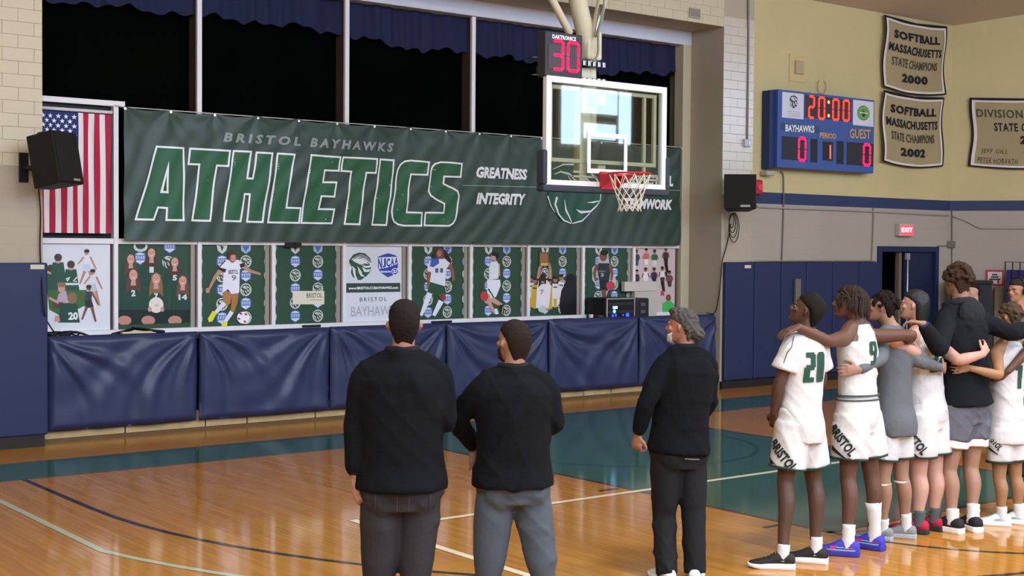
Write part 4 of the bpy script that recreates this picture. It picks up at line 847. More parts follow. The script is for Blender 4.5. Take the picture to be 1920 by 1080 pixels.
# ================================================================== LOUDSPEAKERS
BLK = mat('#191813', .6, bump=.1, bscale=60, name='black plastic')
def speaker(label, c, w_, h, d, yaw, tilt, wall, logo):
    e = empty('wall_loudspeaker', c, label, 'loudspeaker', 'black loudspeakers on the piers')
    mt = Matrix.Rotation(yaw, 4, 'Z') @ Matrix.Rotation(tilt, 4, 'X'); c = Vector(c)
    bm = bmesh.new(); o = [(-.5, -.5), (.5, -.5), (.34, .5), (-.34, .5)]
    lo = [bm.verts.new(mt @ Vector((a*w_, b_*d, -h/2))) for a, b_ in o]; hi = [bm.verts.new(mt @ Vector((a*w_, b_*d, h/2))) for a, b_ in o]
    bm.faces.new(lo[::-1]); bm.faces.new(hi)
    for i in range(4): bm.faces.new((lo[i], lo[(i+1) % 4], hi[(i+1) % 4], hi[i]))
    for v in bm.verts: v.co += c
    bm_obj('cabinet', bm, BLK, e, bevel=.012)
    def pl(nm, x0, x1, y0, y1, z0, z1, m): bm = bmesh.new(); add_box(bm, x0, x1, y0, y1, z0, z1, Matrix.Translation(c) @ mt); bm_obj(nm, bm, m, e, bevel=.005)
    pl('grille', -.46*w_, .46*w_, -.5*d-.012, -.5*d+.002, -.47*h, .47*h, mat('#1d1c17', .85, bump=.3, bscale=120)); pl('badge', *logo, mat('#9a9890', .4))
    pl('handle', -.3*w_, .3*w_, -.1*d, .15*d, .5*h, .5*h+.02, mat('#2c2a24', .6))
    bk = c+mt @ Vector((0, d*.5, 0)); wv = Vector(wall)
    tube_obj('bracket_arm', [bk-(mt @ Vector((0, .05, 0))), (bk+wv)/2+Vector((0, 0, -.03)), wv+Vector((0, -.03, 0))], .03, mat('#161613', .5), e)
    box('wall_plate', wv.x-.05, wv.x+.05, YW-.03, YW-.006, wv.z-.16, wv.z+.16, mat('#161613', .5), e, bevel=.005)
    return e
q = WY(100, 301, 14.32)
speaker('black loudspeaker angled off the left pier in front of the flag', tuple(q), .46, .56, .36, math.radians(38), math.radians(-10), WY(45, 314, YW-.03), (.02, .14, -.5*.36-.018, -.5*.36-.01, -.25, -.225))
q = WY(1386, 362, YW-.33)
speaker('black loudspeaker on the tiled right pier beside the red alarm', tuple(q), .50, .54, .36, math.radians(-42), math.radians(-6), WY(1372, 355, YW-.03), (.0, .15, -.5*.36-.018, -.5*.36-.01, -.245, -.21))
q = WY(1376, 400, YW-.12)
tg = empty('speaker_cables', tuple(q), 'tangled black cable loops hanging below the right loudspeaker', 'cable')
for k in range(4):
    rr_ = .09+.035*k; tube_obj('cable_loop', [(q[0]+.03*k-.05+rr_*.6*math.sin(t), q[1]+.01*k, q[2]-rr_-.03+rr_*1.2*math.cos(t)) for t in np.linspace(0, 6.28, 18)], .007, BLK, tg)
tag(tube_obj('speaker_wire', smooth_path([WY(*a_, YW-.03) for a_ in ((1370, 420), (1367, 440), (1360, 470), (1354, 491))]+[WX(1350, 540, XR-.02), WX(1341, 585, XR-.02), (XR-.1, 15.0, 1.2)], 5), .008, mat('#1b1b1b')), 'thin black wire running from the right loudspeaker down beside the navy pads', 'wire')
tag(tube_obj('speaker_wire', smooth_path([WY(*a_, YW-.03) for a_ in ((72, 350), (76, 400), (75, 455), (76, 490))]+[WY(*a_, YW-.085) for a_ in ((79, 540), (84, 590))]+[WY(94, 612, 14.97), WY(103, 624, 15.0)], 5), .008, mat('#23201c')), 'thin black wire running down the left pier beside the white poster', 'wire')
# fire alarm, conduits, exit sign
q = WY(1421, 351, YW-.05); al = empty('fire_alarm', tuple(q), 'red fire alarm strobe on the yellow wall by the right loudspeaker', 'alarm')
box('housing', q[0]-.10, q[0]+.10, YW-.08, YW-.002, q[2]-.12, q[2]+.12, mat('#b0202e', .4), al, bevel=.03); bm = bmesh.new(); bmesh.ops.create_cone(bm, segments=20, radius1=.07, radius2=.05, depth=.03, cap_ends=True, matrix=Matrix.Translation((q[0]+.01, YW-.09, q[2])) @ Matrix.Rotation(math.pi/2, 4, 'X')); bm_obj('lens', bm, mat('#d0404a', .2), al)
CON = mat('#a69e92', .45, metal=.2)
def conduit(label, pts, r=.014, m=CON, n=4): return tag(tube_obj('conduit', smooth_path(pts, n), r, m), label, 'pipe', 'conduits on the walls')
W_ = lambda px, py, o=.02: WY(px, py, YW-o)
conduit('steel conduit running down the tiled pier to a small switch box', [W_(1403, -30), W_(1403, 100), W_(1401, 265)], .017, mat('#77706a', .4))
q = W_(1400, 268, .03); sbx = empty('switch_box', tuple(q), 'small pale switch box at the foot of the pier conduit', 'switch'); box('cover', q[0]-.07, q[0]+.07, YW-.06, YW-.006, q[2]-.06, q[2]+.06, mat('#b9bcc4', .4), sbx, bevel=.006); box('toggle', q[0]-.0, q[0]+.04, YW-.075, YW-.06, q[2]-.03, q[2]+.03, mat('#dfe8f8', .3), sbx)
conduit('painted conduit curving from the red alarm along below the navy stripe', [W_(1414, 368), W_(1415, 377), W_(1420, 385), W_(1440, 389), W_(1600, 395), W_(1778, 404)], .016, CON, 5)
conduit('painted conduit stepping down across the corner wall below the navy stripe', [WC(1788, 406, .02), WC(1812, 414, .02), WC(1835, 426, .02), WC(1860, 428, .02), WC(1960, 428, .02)], .016, CON, 5)
conduit('thin conduit dropping from the scoreboard to the wall pads', [W_(1464, 322, .03), W_(1469, 332, .03), W_(1469, 400), W_(1466, 489)], .012, mat('#6f675c', .5))
conduit('thin conduit dropping to the left top corner of the doorway', [W_(1638, 390), W_(1637, 440), W_(1634, 490)], .012, mat('#8a8272', .5))
conduit('thin conduit from the corner box down behind the tall hooded player', [WC(1785, 395, .015), WC(1785, 456, .015), WC(1785, 530, .015)], .012, mat('#6f675c', .5))
conduit('flat conduit along the top of the flat navy pads', [W_(1396, 494, .05), W_(1410, 490, .04), W_(1520, 489, .04), W_(1640, 489, .04)], .011, mat('#8f8678', .5))
conduit('short conduit from above the doorway to the corner box', [W_(1758, 461), W_(1778, 461), WC(1784, 459, .02)], .010, mat('#7f7666', .5))
q = WC(1784, 458, .04); tag(box('junction_box', -.07, .07, -.03, .03, -.06, .06, mat('#6b6254', .5), bevel=.008, mtx=Matrix.Translation(q) @ mw.to_3x3().to_4x4()), 'small junction box on the wall right of the doorway', 'box')
q0 = W_(1687, 419, .1); q1 = W_(1713, 443, .1)
ex = empty('exit_sign', (q0[0], YW-.1, q1[2]), 'lit red EXIT sign above the dark doorway', 'sign')
box('housing', q0[0], q1[0], YW-.1, YW-.002, q1[2], q0[2], mat('#b8b0a4', .5), ex, bevel=.008)
p = Print(); xm = q0[0]+(q1[0]-q0[0])*.06; p.poly('#ff4a5c', [(xm, q1[2]+.02), (q1[0]-.01, q1[2]+.02), (q1[0]-.01, q0[2]-.03), (xm, q0[2]-.03)]); p.build('lit_face', lambda x, z, l: (x, YW-.101-l, z), ex, emit=.6)
p = Print(); p.text('#fff0ee', 'EXIT', xm+.03, q1[0]-.04, q1[2]+.07, q0[2]-.07, .03); p.build('lettering', lambda x, z, l: (x, YW-.103-l, z), ex, emit=.8)

# ================================================================== DOORWAY AND CORNER
tag(box('wall_behind_door', dX0-.02, dX1+.02, YW+.9, YW+1.0, 0, dZ+.05, mat('#0b0b0a')), kind='structure')  # near-black colour stands in for the unlit space beyond the doorway
d1 = empty('door_1', (dX0, YW, 0), kind='structure')
NV = mat('#1d2747', .5)
box('door_frame', dX0-.0, dX0+.12, YW-.03, YW+.12, 0, dZ, NV, d1, bevel=.005); box('door_frame', dX1-.1, dX1, YW-.03, YW+.12, 0, dZ, NV, d1, bevel=.005); box('door_frame', dX0+.12, dX1-.1, YW-.03, YW+.12, dZ-.1, dZ, NV, d1, bevel=.005)
xs = WY(1683, 560, YW+.1)[0]; box('door_leaf', xs+.1, dX1-.1, YW+.04, YW+.09, .02, dZ-.1, mat('#18223f', .5), d1, bevel=.004); box('door_edge', xs-.06, xs+.02, YW+.04, YW+.12, .02, dZ-.1, mat('#6e6350', .6), d1)
tube_obj('push_bar_rod', [(xs+.14, YW+.0, .3), (xs+.14, YW+.0, dZ-.2)], .016, mat('#a9acb4', .3, metal=.5), d1); box('latch_cover', xs+.09, xs+.19, YW-.02, YW+.03, dZ-.24, dZ-.12, mat('#8d8f96', .4), d1, bevel=.006)
q = WY(1495, 545, YW-.09); qt = WY(1495, 523, YW-.09); tag(box('door_pull', q[0]-.07, q[0]+.06, YW-.12, YW-.072, q[2]-.28, qt[2]+.0, mat('#6d6a58', .6), bevel=.01), 'dull grey strap hanging on the wall pads above the number 20 player', 'strap')
u0, zz = uC(1755, 560); 
bn_ = empty('storage_bin', tuple(mC(.05, 0, .35)), 'dark grey storage bin against the wall behind the tall hooded player', 'bin')
bm = bmesh.new(); add_box(bm, .05, .75, .05, .6, .0, 1.62, mw); bm_obj('body', bm, mat('#262a2c', .6), bn_, bevel=.02); bm = bmesh.new(); add_box(bm, .03, .77, .03, .62, 1.62, 1.68, mw); bm_obj('lid', bm, mat('#1c1f21', .5), bn_, bevel=.01)
def uz(px, py, off): q_ = mw.inverted() @ Vector(WC(px, py, off)); return q_.x, q_.z
a = uz(1848, 506, .01); b_ = uz(1882, 536, .01); sg_ = empty('notice', tuple(mC(a[0], b_[1], 0)), 'red-bordered white notice on the wall near the rack', 'sign')
p = Print(); p.poly('#b82c3a', [(a[0], b_[1]), (b_[0], b_[1]), (b_[0], a[1]), (a[0], a[1])]); w2, h2 = b_[0]-a[0], a[1]-b_[1]; p.poly('#d6cec8', [(a[0]+w2*.12, b_[1]+h2*.12), (b_[0]-w2*.1, b_[1]+h2*.12), (b_[0]-w2*.1, a[1]-h2*.12), (a[0]+w2*.12, a[1]-h2*.12)])
for k, (fa, fb) in enumerate(((.35, .65), (.3, .7), (.2, .8))): z_ = a[1]-h2*(.28+.15*k); p.poly('#4a4448', [(a[0]+w2*fa, z_-.02), (a[0]+w2*fb, z_-.02), (a[0]+w2*fb, z_+.01), (a[0]+w2*fa, z_+.01)])
for fa in (.3, .66): p.poly('#2a262a', [(a[0]+w2*fa, b_[1]+h2*.16), (a[0]+w2*(fa+.08), b_[1]+h2*.16), (a[0]+w2*(fa+.08), b_[1]+h2*.34), (a[0]+w2*fa, b_[1]+h2*.34)])
p.build('sheet', lambda x, z, l: mC(x, z, .012+l), sg_)
a = uz(1885, 491, .5); b_ = uz(1930, 594, .5)
rk = empty('wire_rack', tuple(mC(a[0], 0, .5)), 'black wire rack holding a folded purple cloth at the right edge', 'rack')
bm = bmesh.new()
for x_ in np.linspace(a[0], a[0]+1.0, 9): tube(bm, [mC(x_, 1.15, .5), mC(x_, a[1], .5)], [.011]*2, 6, ref=(.3, .5, .1))
tube(bm, [mC(a[0], 0, .5), mC(a[0], a[1], .5), mC(a[0]+1.0, a[1], .5), mC(a[0]+1.0, 0, .5)], [.014]*4, 6, ref=(.3, .5, .1)); tube(bm, [mC(a[0], 1.15, .5), mC(a[0]+1.0, 1.15, .5)], [.012]*2, 6, ref=(.3, .5, .1))
tag(bm_obj('bars', bm, mat('#17171a', .4), rk, smooth=True), kind='stuff')
q0 = uz(1887, 506, .46); q1 = uz(1887, 568, .46); bm = bmesh.new(); add_box(bm, q0[0], q0[0]+.95, .42, .47, q1[1], q0[1], mw); bm_obj('purple_cloth', bm, mat('#2c2558', .8, var=.2), rk, bevel=.01)
q0 = uz(1842, 538, .1); q1 = uz(1880, 600, .1); bm = bmesh.new(); add_box(bm, max(q0[0], .8), q1[0], .02, .2, .0, q0[1], mw); tag(bm_obj('wooden_cabinet', bm, mat('#7d6f58', .6, var=.1), bevel=.02), 'tan cabinet standing against the wall under the red notice', 'cabinet')
# ================================================================== THINGS ON THE SHELF
SZ = 1.146
def on(px, py, Y): q_ = WY(px, py, Y); return q_[0]
# equipment rack case
Yk = 15.05; x0 = on(1138, 600, Yk); x1 = on(1191, 600, Yk); xz = on(1217, 600, Yk); zt = WY(1160, 559, Yk)[2]
rc = empty('equipment_case', (x0, Yk, SZ), 'black road case with silver edging and blue lights on the shelf', 'case')
box('case_body', x0, x1+.0, Yk+.02, Yk+.46, SZ, zt, mat('#17171b', .5), rc, bevel=.006)
frame('metal_edging', x0, x1, Yk, Yk+.03, SZ, zt, .02, mat('#b9bac0', .3, metal=.7), rc)
for i, z_ in enumerate(np.linspace(SZ+.03, zt-.05, 5)): box('rack_unit', x0+.03, x1-.03, Yk+.005, Yk+.02, z_, z_+(zt-SZ)/5-.02, mat(('#101014', '#2c2a28')[i % 2], .4), rc)
W2 = x1-x0; H2 = zt-SZ; p = Print()
p.poly('#9fd8ff', [(x0+W2*.2, SZ+H2*.5), (x0+W2*.36, SZ+H2*.5), (x0+W2*.36, SZ+H2*.62), (x0+W2*.2, SZ+H2*.62)])
for fx, fz, r in ((.72, .18, .038), (.2, .18, .02), (.3, .2, .02), (.56, .2, .015)): p.poly('#2a3cff', ell(x0+W2*fx, SZ+H2*fz, r, r, n=10))
p.poly('#5a9ae0', ell(x0+W2*.25, SZ+H2*.38, .03, .03, n=8)); p.build('blue_lights', lambda x, z, l: (x, Yk-.002-l, z), rc, emit=2.2)
sp_ = empty('black_case', (x1+.02, Yk, SZ), 'small black hard case with latches right of the lit road case', 'case'); box('case_shell', x1+.02, xz, Yk+.0, Yk+.38, SZ, zt-.01, mat('#1c1c20', .5), sp_, bevel=.02)
for z_ in (.25, .6): box('latch', x1+.1, x1+.2, Yk-.015, Yk, SZ+H2*z_, SZ+H2*z_+.05, mat('#55555c', .3), sp_, bevel=.004)
Yp = 15.46; a0 = on(1171, 560, Yp); a1 = on(1201, 560, Yp); a2 = on(1232, 560, Yp); zp = WY(1200, 528, Yp)[2]; zm = WY(1200, 546, Yp)[2]
prn = empty('cardboard_box', (a0, Yp, SZ), 'stack of grey-white boxes behind the black cases on the shelf', 'box'); WB = mat('#bdb8aa', .7)
box('lower_box', a1-.12, a2, Yp, Yp+.08, SZ, zm-.004, WB, prn, bevel=.006); box('upper_box', a0, a2, Yp, Yp+.08, zm, zp, mat('#c6c1b2', .7), prn, bevel=.006)
# loose items
q0 = on(227, 625, 15.2); q1 = on(283, 625, 15.2); tag(box('cream_strip', q0, q1, 15.15, 15.22, SZ, SZ+.05, mat('#d8c690', .6), bevel=.006), 'short cream wooden strip lying on the shelf near the cables', 'board')
tag(tube_obj('black_tool', [(q0-.08, 15.27, SZ+.02), (q0+.2, 15.33, SZ+.07), ((q0+q1)/2, 15.33, SZ+.08), (q1+.2, 15.28, SZ+.03)], .018, mat('#17171a', .5)), 'black folding umbrella lying behind the cream strip', 'umbrella')
cb_ = empty('cable_pile', (on(110, 625, 15.2), 15.2, SZ), 'tangled pile of black cables on the shelf under the white poster', 'cable')
for k in range(6):
    cx = on(95+k*7, 625, 15.2); tube_obj('cable_loop', [(cx+(.14+.02*k)*math.cos(t), 15.2+.12*math.sin(t), SZ+.02+.03*math.sin(t*2+k)+.02) for t in np.linspace(0, 6.28, 20)], .009, BLK, cb_)
tag(box('black_remote', on(296, 620, 15.3), on(305, 620, 15.3), 15.3, 15.35, SZ, SZ+.05, mat('#17171a')), 'small black block on the shelf right of the cream strip', 'block')
tag(box('folded_red_cloth', on(1040, 605, 15.2), on(1075, 602, 15.2), 15.12, 15.25, SZ, SZ+.03, mat('#a83a3a', .8), bevel=.01), 'flat red folded cloth on the shelf left of the equipment', 'cloth')
tag(box('red_strip', on(960, 606, 15.2), on(1030, 604, 15.2), 15.15, 15.2, SZ, SZ+.018, mat('#8f4a4a', .8), bevel=.005), 'thin dull red strip lying along the shelf', 'strip')
qc = on(1108, 600, 15.15); cu_ = empty('paper_cup', (qc, 15.15, SZ), 'small white paper cup standing left of the lit road case', 'cup')
bm = bmesh.new(); bmesh.ops.create_cone(bm, segments=16, radius1=.028, radius2=.036, depth=.08, cap_ends=True, matrix=Matrix.Translation((qc, 15.15, SZ+.04))); bm_obj('body', bm, mat('#e0d8cc', .6), cu_, smooth=False)
tag(box('brown_pouch', on(1119, 600, 15.15), on(1131, 600, 15.15), 15.1, 15.22, SZ, SZ+.07, mat('#4a2f28', .8), bevel=.02), 'dark brown pouch between the paper cup and the road case', 'pouch')
# ================================================================== PEOPLE
UP = Vector((0, 0, 1))
def V3(a): return Vector([float(x) for x in a])
def PX(px, py, Z): return V3(D(px, py, Z))
def remesh(name, bm, voxel, m, parent, smooth=4, wr=0, wf=1.0, seed=0, keep=None):
    me = bpy.data.meshes.new('tmp'); bmesh.ops.recalc_face_normals(bm, faces=bm.faces); bm.to_mesh(me); bm.free()
    o = bpy.data.objects.new('tmp', me); COL.objects.link(o)
    r = o.modifiers.new('r', 'REMESH'); r.mode = 'VOXEL'; r.voxel_size = voxel
    if smooth: s = o.modifiers.new('s', 'SMOOTH'); s.factor = .5; s.iterations = smooth
    dg = bpy.context.evaluated_depsgraph_get(); me2 = bpy.data.meshes.new_from_object(o.evaluated_get(dg))
    bpy.data.objects.remove(o); bpy.data.meshes.remove(me)
    n = len(me2.vertices); co = np.empty(n*3, 'f'); me2.vertices.foreach_get('co', co); co = co.reshape(-1, 3)
    if wr:
        no = np.empty(n*3, 'f'); me2.vertices.foreach_get('normal', no); no = no.reshape(-1, 3)
        a, b_, c = co[:, 0]*wf, co[:, 1]*wf, co[:, 2]*wf
        q = a*.8-b_*.6
        rg = lambda v: 1-2*np.abs(v)**.75
        d = .5*rg(np.sin(q*11+seed+2.2*np.sin(c*3.7+seed)+1.2*np.sin(a*6)))+.38*rg(np.sin(q*19+c*15+seed*2+1.8*np.sin(c*7+q*5)))+.38*rg(np.sin(c*17-q*9+2.4*np.sin(q*6-seed)+seed))
        d = np.maximum(d*(.65+.45*np.sin(q*5+c*4+seed*3))+.42, -.12)
        co = co+no*(d*wr)[:, None]; me2.vertices.foreach_set('co', co.astype('f').ravel())
    me2.materials.clear(); me2.materials.append(m); me2.polygons.foreach_set('use_smooth', [True]*len(me2.polygons)); me2.update(); me2.name = name
    ob = bpy.data.objects.new(name, me2); COL.objects.link(ob); return finish(ob, parent)
def loft(bm, org, R_, Fw, U_, rings, seg=16, pw=1.0):
    """rings (z, front, back, halfwidth)"""
    L = []
    for z, fr, bk, w_ in rings:
        row = []
        for j in range(seg):
            a = 2*math.pi*j/seg; ca, sa = math.cos(a), math.sin(a); ca = math.copysign(abs(ca)**pw, ca); sa = math.copysign(abs(sa)**pw, sa)
            row.append(bm.verts.new(org+R_*(w_*ca)+Fw*((fr+bk)/2+(fr-bk)/2*sa)+U_*z))
        L.append(row)
    for a, b_ in zip(L, L[1:]):
        for j in range(seg): bm.faces.new((a[j], a[(j+1) % seg], b_[(j+1) % seg], b_[j]))
    bm.faces.new(L[0][::-1]); bm.faces.new(L[-1])
HEADR = [(0.0, .078, .02, .022), (.018, .092, -.01, .040), (.042, .090, -.045, .053), (.065, .093, -.072, .061), (.085, .090, -.085, .066), (.112, .083, -.097, .071), (.135, .092, -.102, .074), (.165, .088, -.103, .075), (.192, .071, -.092, .069), (.216, .042, -.066, .050), (.232, .012, -.03, .022)]
def ellp(bm, c, R_, Fw, U_, rx, ry, rz):
    m = Matrix((R_, Fw, U_)).transposed(); ellipsoid(bm, c, rx, ry, rz, m, 12, 8)
def stube(bm, pts, r, seg=14, ref=(.31, .17, .5), **k):
    n = 4; P = smooth_path(pts, n); R_ = [float(x) for x in np.interp(np.arange(len(P))/n, np.arange(len(r)), r)]
    R_ = [R_[0]]+[(R_[i-1]+2*R_[i]+R_[i+1])/4 for i in range(1, len(R_)-1)]+[R_[-1]]
    tube(bm, P, R_, seg, ref, **k)
def lathe_limb(bm, pts, rad, seg=14): tube(bm, smooth_path(pts, 3) if len(pts) < 4 else pts, rad, seg, ref=(.31, .17, .5))
def limb(bm, a, b_, c, r, seg=14):
    """two-segment limb, r = radii at 7 stations"""
    P = [a, a.lerp(b_, .35), a.lerp(b_, .75), b_.copy(), b_.lerp(c, .3), b_.lerp(c, .7), c]
    P[3] = b_*.8+(a.lerp(b_, .75)+b_.lerp(c, .3))*.1
    stube(bm, P, r, seg, ref=(.31, .17, .5) if abs((c-a).normalized().dot(Vector((.31, .17, .5)).normalized())) < .95 else (1, 0, 0))
def hand(bm, w_, d, nrm, th, s=1.0, curl=.35, spread=.06):
    """w_ wrist, d direction, nrm = palm facing, th = +1/-1 side of the thumb"""
    d = d.normalized(); side = d.cross(nrm).normalized(); nrm = side.cross(d).normalized()
    tube(bm, [w_-d*.015*s, w_+d*.03*s, w_+d*.085*s], [(.026*s, .019*s), (.038*s, .015*s), (.042*s, .012*s)], 12, ref=nrm)
    for i, L in zip((-1.5, -.5, .5, 1.5), (.066, .077, .083, .074) if th > 0 else (.074, .083, .077, .066)):
        b_ = w_+d*(.08*s)+side*(i*.0235*s); dd = (d+side*i*spread).normalized(); a1, a2, a3 = curl*.6, curl*1.5, curl*2.3
        p1 = b_+(dd*math.cos(a1)+nrm*math.sin(a1))*L*.45*s; p2 = p1+(dd*math.cos(a2)+nrm*math.sin(a2))*L*.33*s; p3 = p2+(dd*math.cos(a3)+nrm*math.sin(a3))*L*.24*s
        tube(bm, [b_-d*.01, p1, p2, p3], [.0094*s, .0088*s, .0082*s, .0074*s], 8, ref=side)
    b_ = w_+d*.022*s+side*(th*.028*s); t1 = b_+(d*.62+side*th*.72+nrm*.3).normalized()*.038*s; t2 = t1+(d*.85+side*th*.38+nrm*.35).normalized()*.032*s; t3 = t2+(d+nrm*.45).normalized()*.024*s
    tube(bm, [b_, t1, t2, t3], [.0135*s, .0118*s, .0105*s, .0088*s], 8, ref=nrm)
def shoe(parent, A, d, s, upper, sole, lace=None, accent=None, name='shoe'):
    d = Vector((d.x, d.y, 0)).normalized(); side = UP.cross(d); A = Vector((A.x, A.y, 0))
    bm = bmesh.new(); SG = [(-.082, .020, .078), (-.070, .037, .100), (-.03, .043, .108), (.02, .044, .116), (.055, .046, .104), (.095, .049, .080), (.14, .052, .064), (.18, .048, .056), (.208, .036, .048), (.222, .017, .038)]
    L = []
    for x, w_, h in SG:
        L.append([bm.verts.new(A+(d*x+side*(w_*math.copysign(abs(math.cos(t))**.8, math.cos(t)))+UP*(.018+(h-.018)*(.5+.5*math.sin(t))))*s) for t in [2*math.pi*j/14 for j in range(14)]])
    for a, b_ in zip(L, L[1:]):
        for j in range(14): bm.faces.new((a[j], a[(j+1) % 14], b_[(j+1) % 14], b_[j]))
    bm.faces.new(L[0][::-1]); bm.faces.new(L[-1]); sh_ = bm_obj(name, bm, mat(upper, .7, bump=.2, bscale=60), parent, smooth=True)
    bm = bmesh.new(); L = []
    for x, w_, h in SG:
        w2 = w_+.006; h2 = .037 if x < .1 else .032; z0 = 0 if x < .15 else (x-.15)*.25
        L.append([bm.verts.new(A+(d*(x*1.03)+side*a+UP*z)*s) for a, z in ((-w2*.9, z0), (-w2, z0+.012), (-w2, h2), (-w2*.7, h2+.004), (w2*.7, h2+.004), (w2, h2), (w2, z0+.012), (w2*.9, z0))])
    for a, b_ in zip(L, L[1:]):
        for j in range(8): bm.faces.new((a[j], a[(j+1) % 8], b_[(j+1) % 8], b_[j]))
    bm.faces.new(L[0][::-1]); bm.faces.new(L[-1]); o = bm_obj('sole', bm, mat(sole, .5), None, smooth=False, bevel=.009); o.location = o.location-parent.location; o.parent = sh_; o.location = Vector((0, 0, 0)) if False else o.location-sh_.location
    o.location = Vector((0, 0, 0))
    def child(o2): o2.parent = sh_; o2.location = Vector((0, 0, 0)); return o2
    if lace:
        bm = bmesh.new()
        for k, x in enumerate((.045, .065, .085, .105)):
            z = (.109, .096, .084, .073)[k]+.001; tube(bm, [A+(d*x+side*-.024+UP*(z-.014))*s, A+(d*(x+.004)+UP*(z+.003))*s, A+(d*x+side*.024+UP*(z-.014))*s], [.004*s]*3, 6, ref=d)
        child(bm_obj('laces', bm, mat(lace, .8), None, smooth=True))
    if accent:
        for c_, x0, x1, z0, z1 in accent:
            bm = bmesh.new()
            for sd in (-1, 1):
                def sp_(x, z): w_ = np.interp(x, [q[0] for q in SG], [q[1] for q in SG])*(1-.55*max(0, (z-.05)/.05)**1.5); return A+(d*x+side*sd*(w_+.0035)+UP*z)*s
                vs = [bm.verts.new(sp_(x, z)) for x, z in ((x0, z0), (x1, z0), (x1-.012, z1), (x0-.012, z1))]; bm.faces.new(vs); r_ = bmesh.ops.extrude_face_region(bm, geom=[bm.faces[-1]] if False else [f for f in bm.faces if vs[0] in f.verts]); bmesh.ops.translate(bm, verts=[v for v in r_['geom'] if isinstance(v, bmesh.types.BMVert)], vec=-side*sd*.01)
            child(bm_obj('overlay', bm, mat(c_, .5), None))
    return sh_

TOR = [(-.20, .105, .085), (-.10, .160, .118), (0, .172, .125), (.14, .160, .112), (.30, .145, .100), (.46, .152, .108), (.64, .170, .118), (.78, .176, .116), (.87, .140, .098), (.93, .102, .078), (.985, .078, .066), (1.03, .060, .060)]
def torso(bm, hip, neck, Fw, s, prof, g=1.0, inf=0, bow=.0):
    ax = neck-hip; L = ax.length
    pts = [hip+ax*t-Fw*(bow*math.sin(max(0, min(1, t))*math.pi)) for t, a, b_ in prof]
    tube(bm, pts, [((a*g+inf)*s, (b_*g+inf)*s) for t, a, b_ in prof], 24, ref=Fw, round_caps=False)
def cutprof(t0, t1, adj=None):
    T = [q[0] for q in TOR]; out = []
    for t in sorted(set([t0, t1]+[q for q in T if t0 < q < t1]+[t0+(t1-t0)*k/8 for k in range(1, 8)])):
        a = np.interp(t, T, [q[1] for q in TOR]); b_ = np.interp(t, T, [q[2] for q in TOR])
        if adj: a, b_ = adj(t, a, b_)
        out.append((t, float(a), float(b_)))
    return out
class Fig: pass
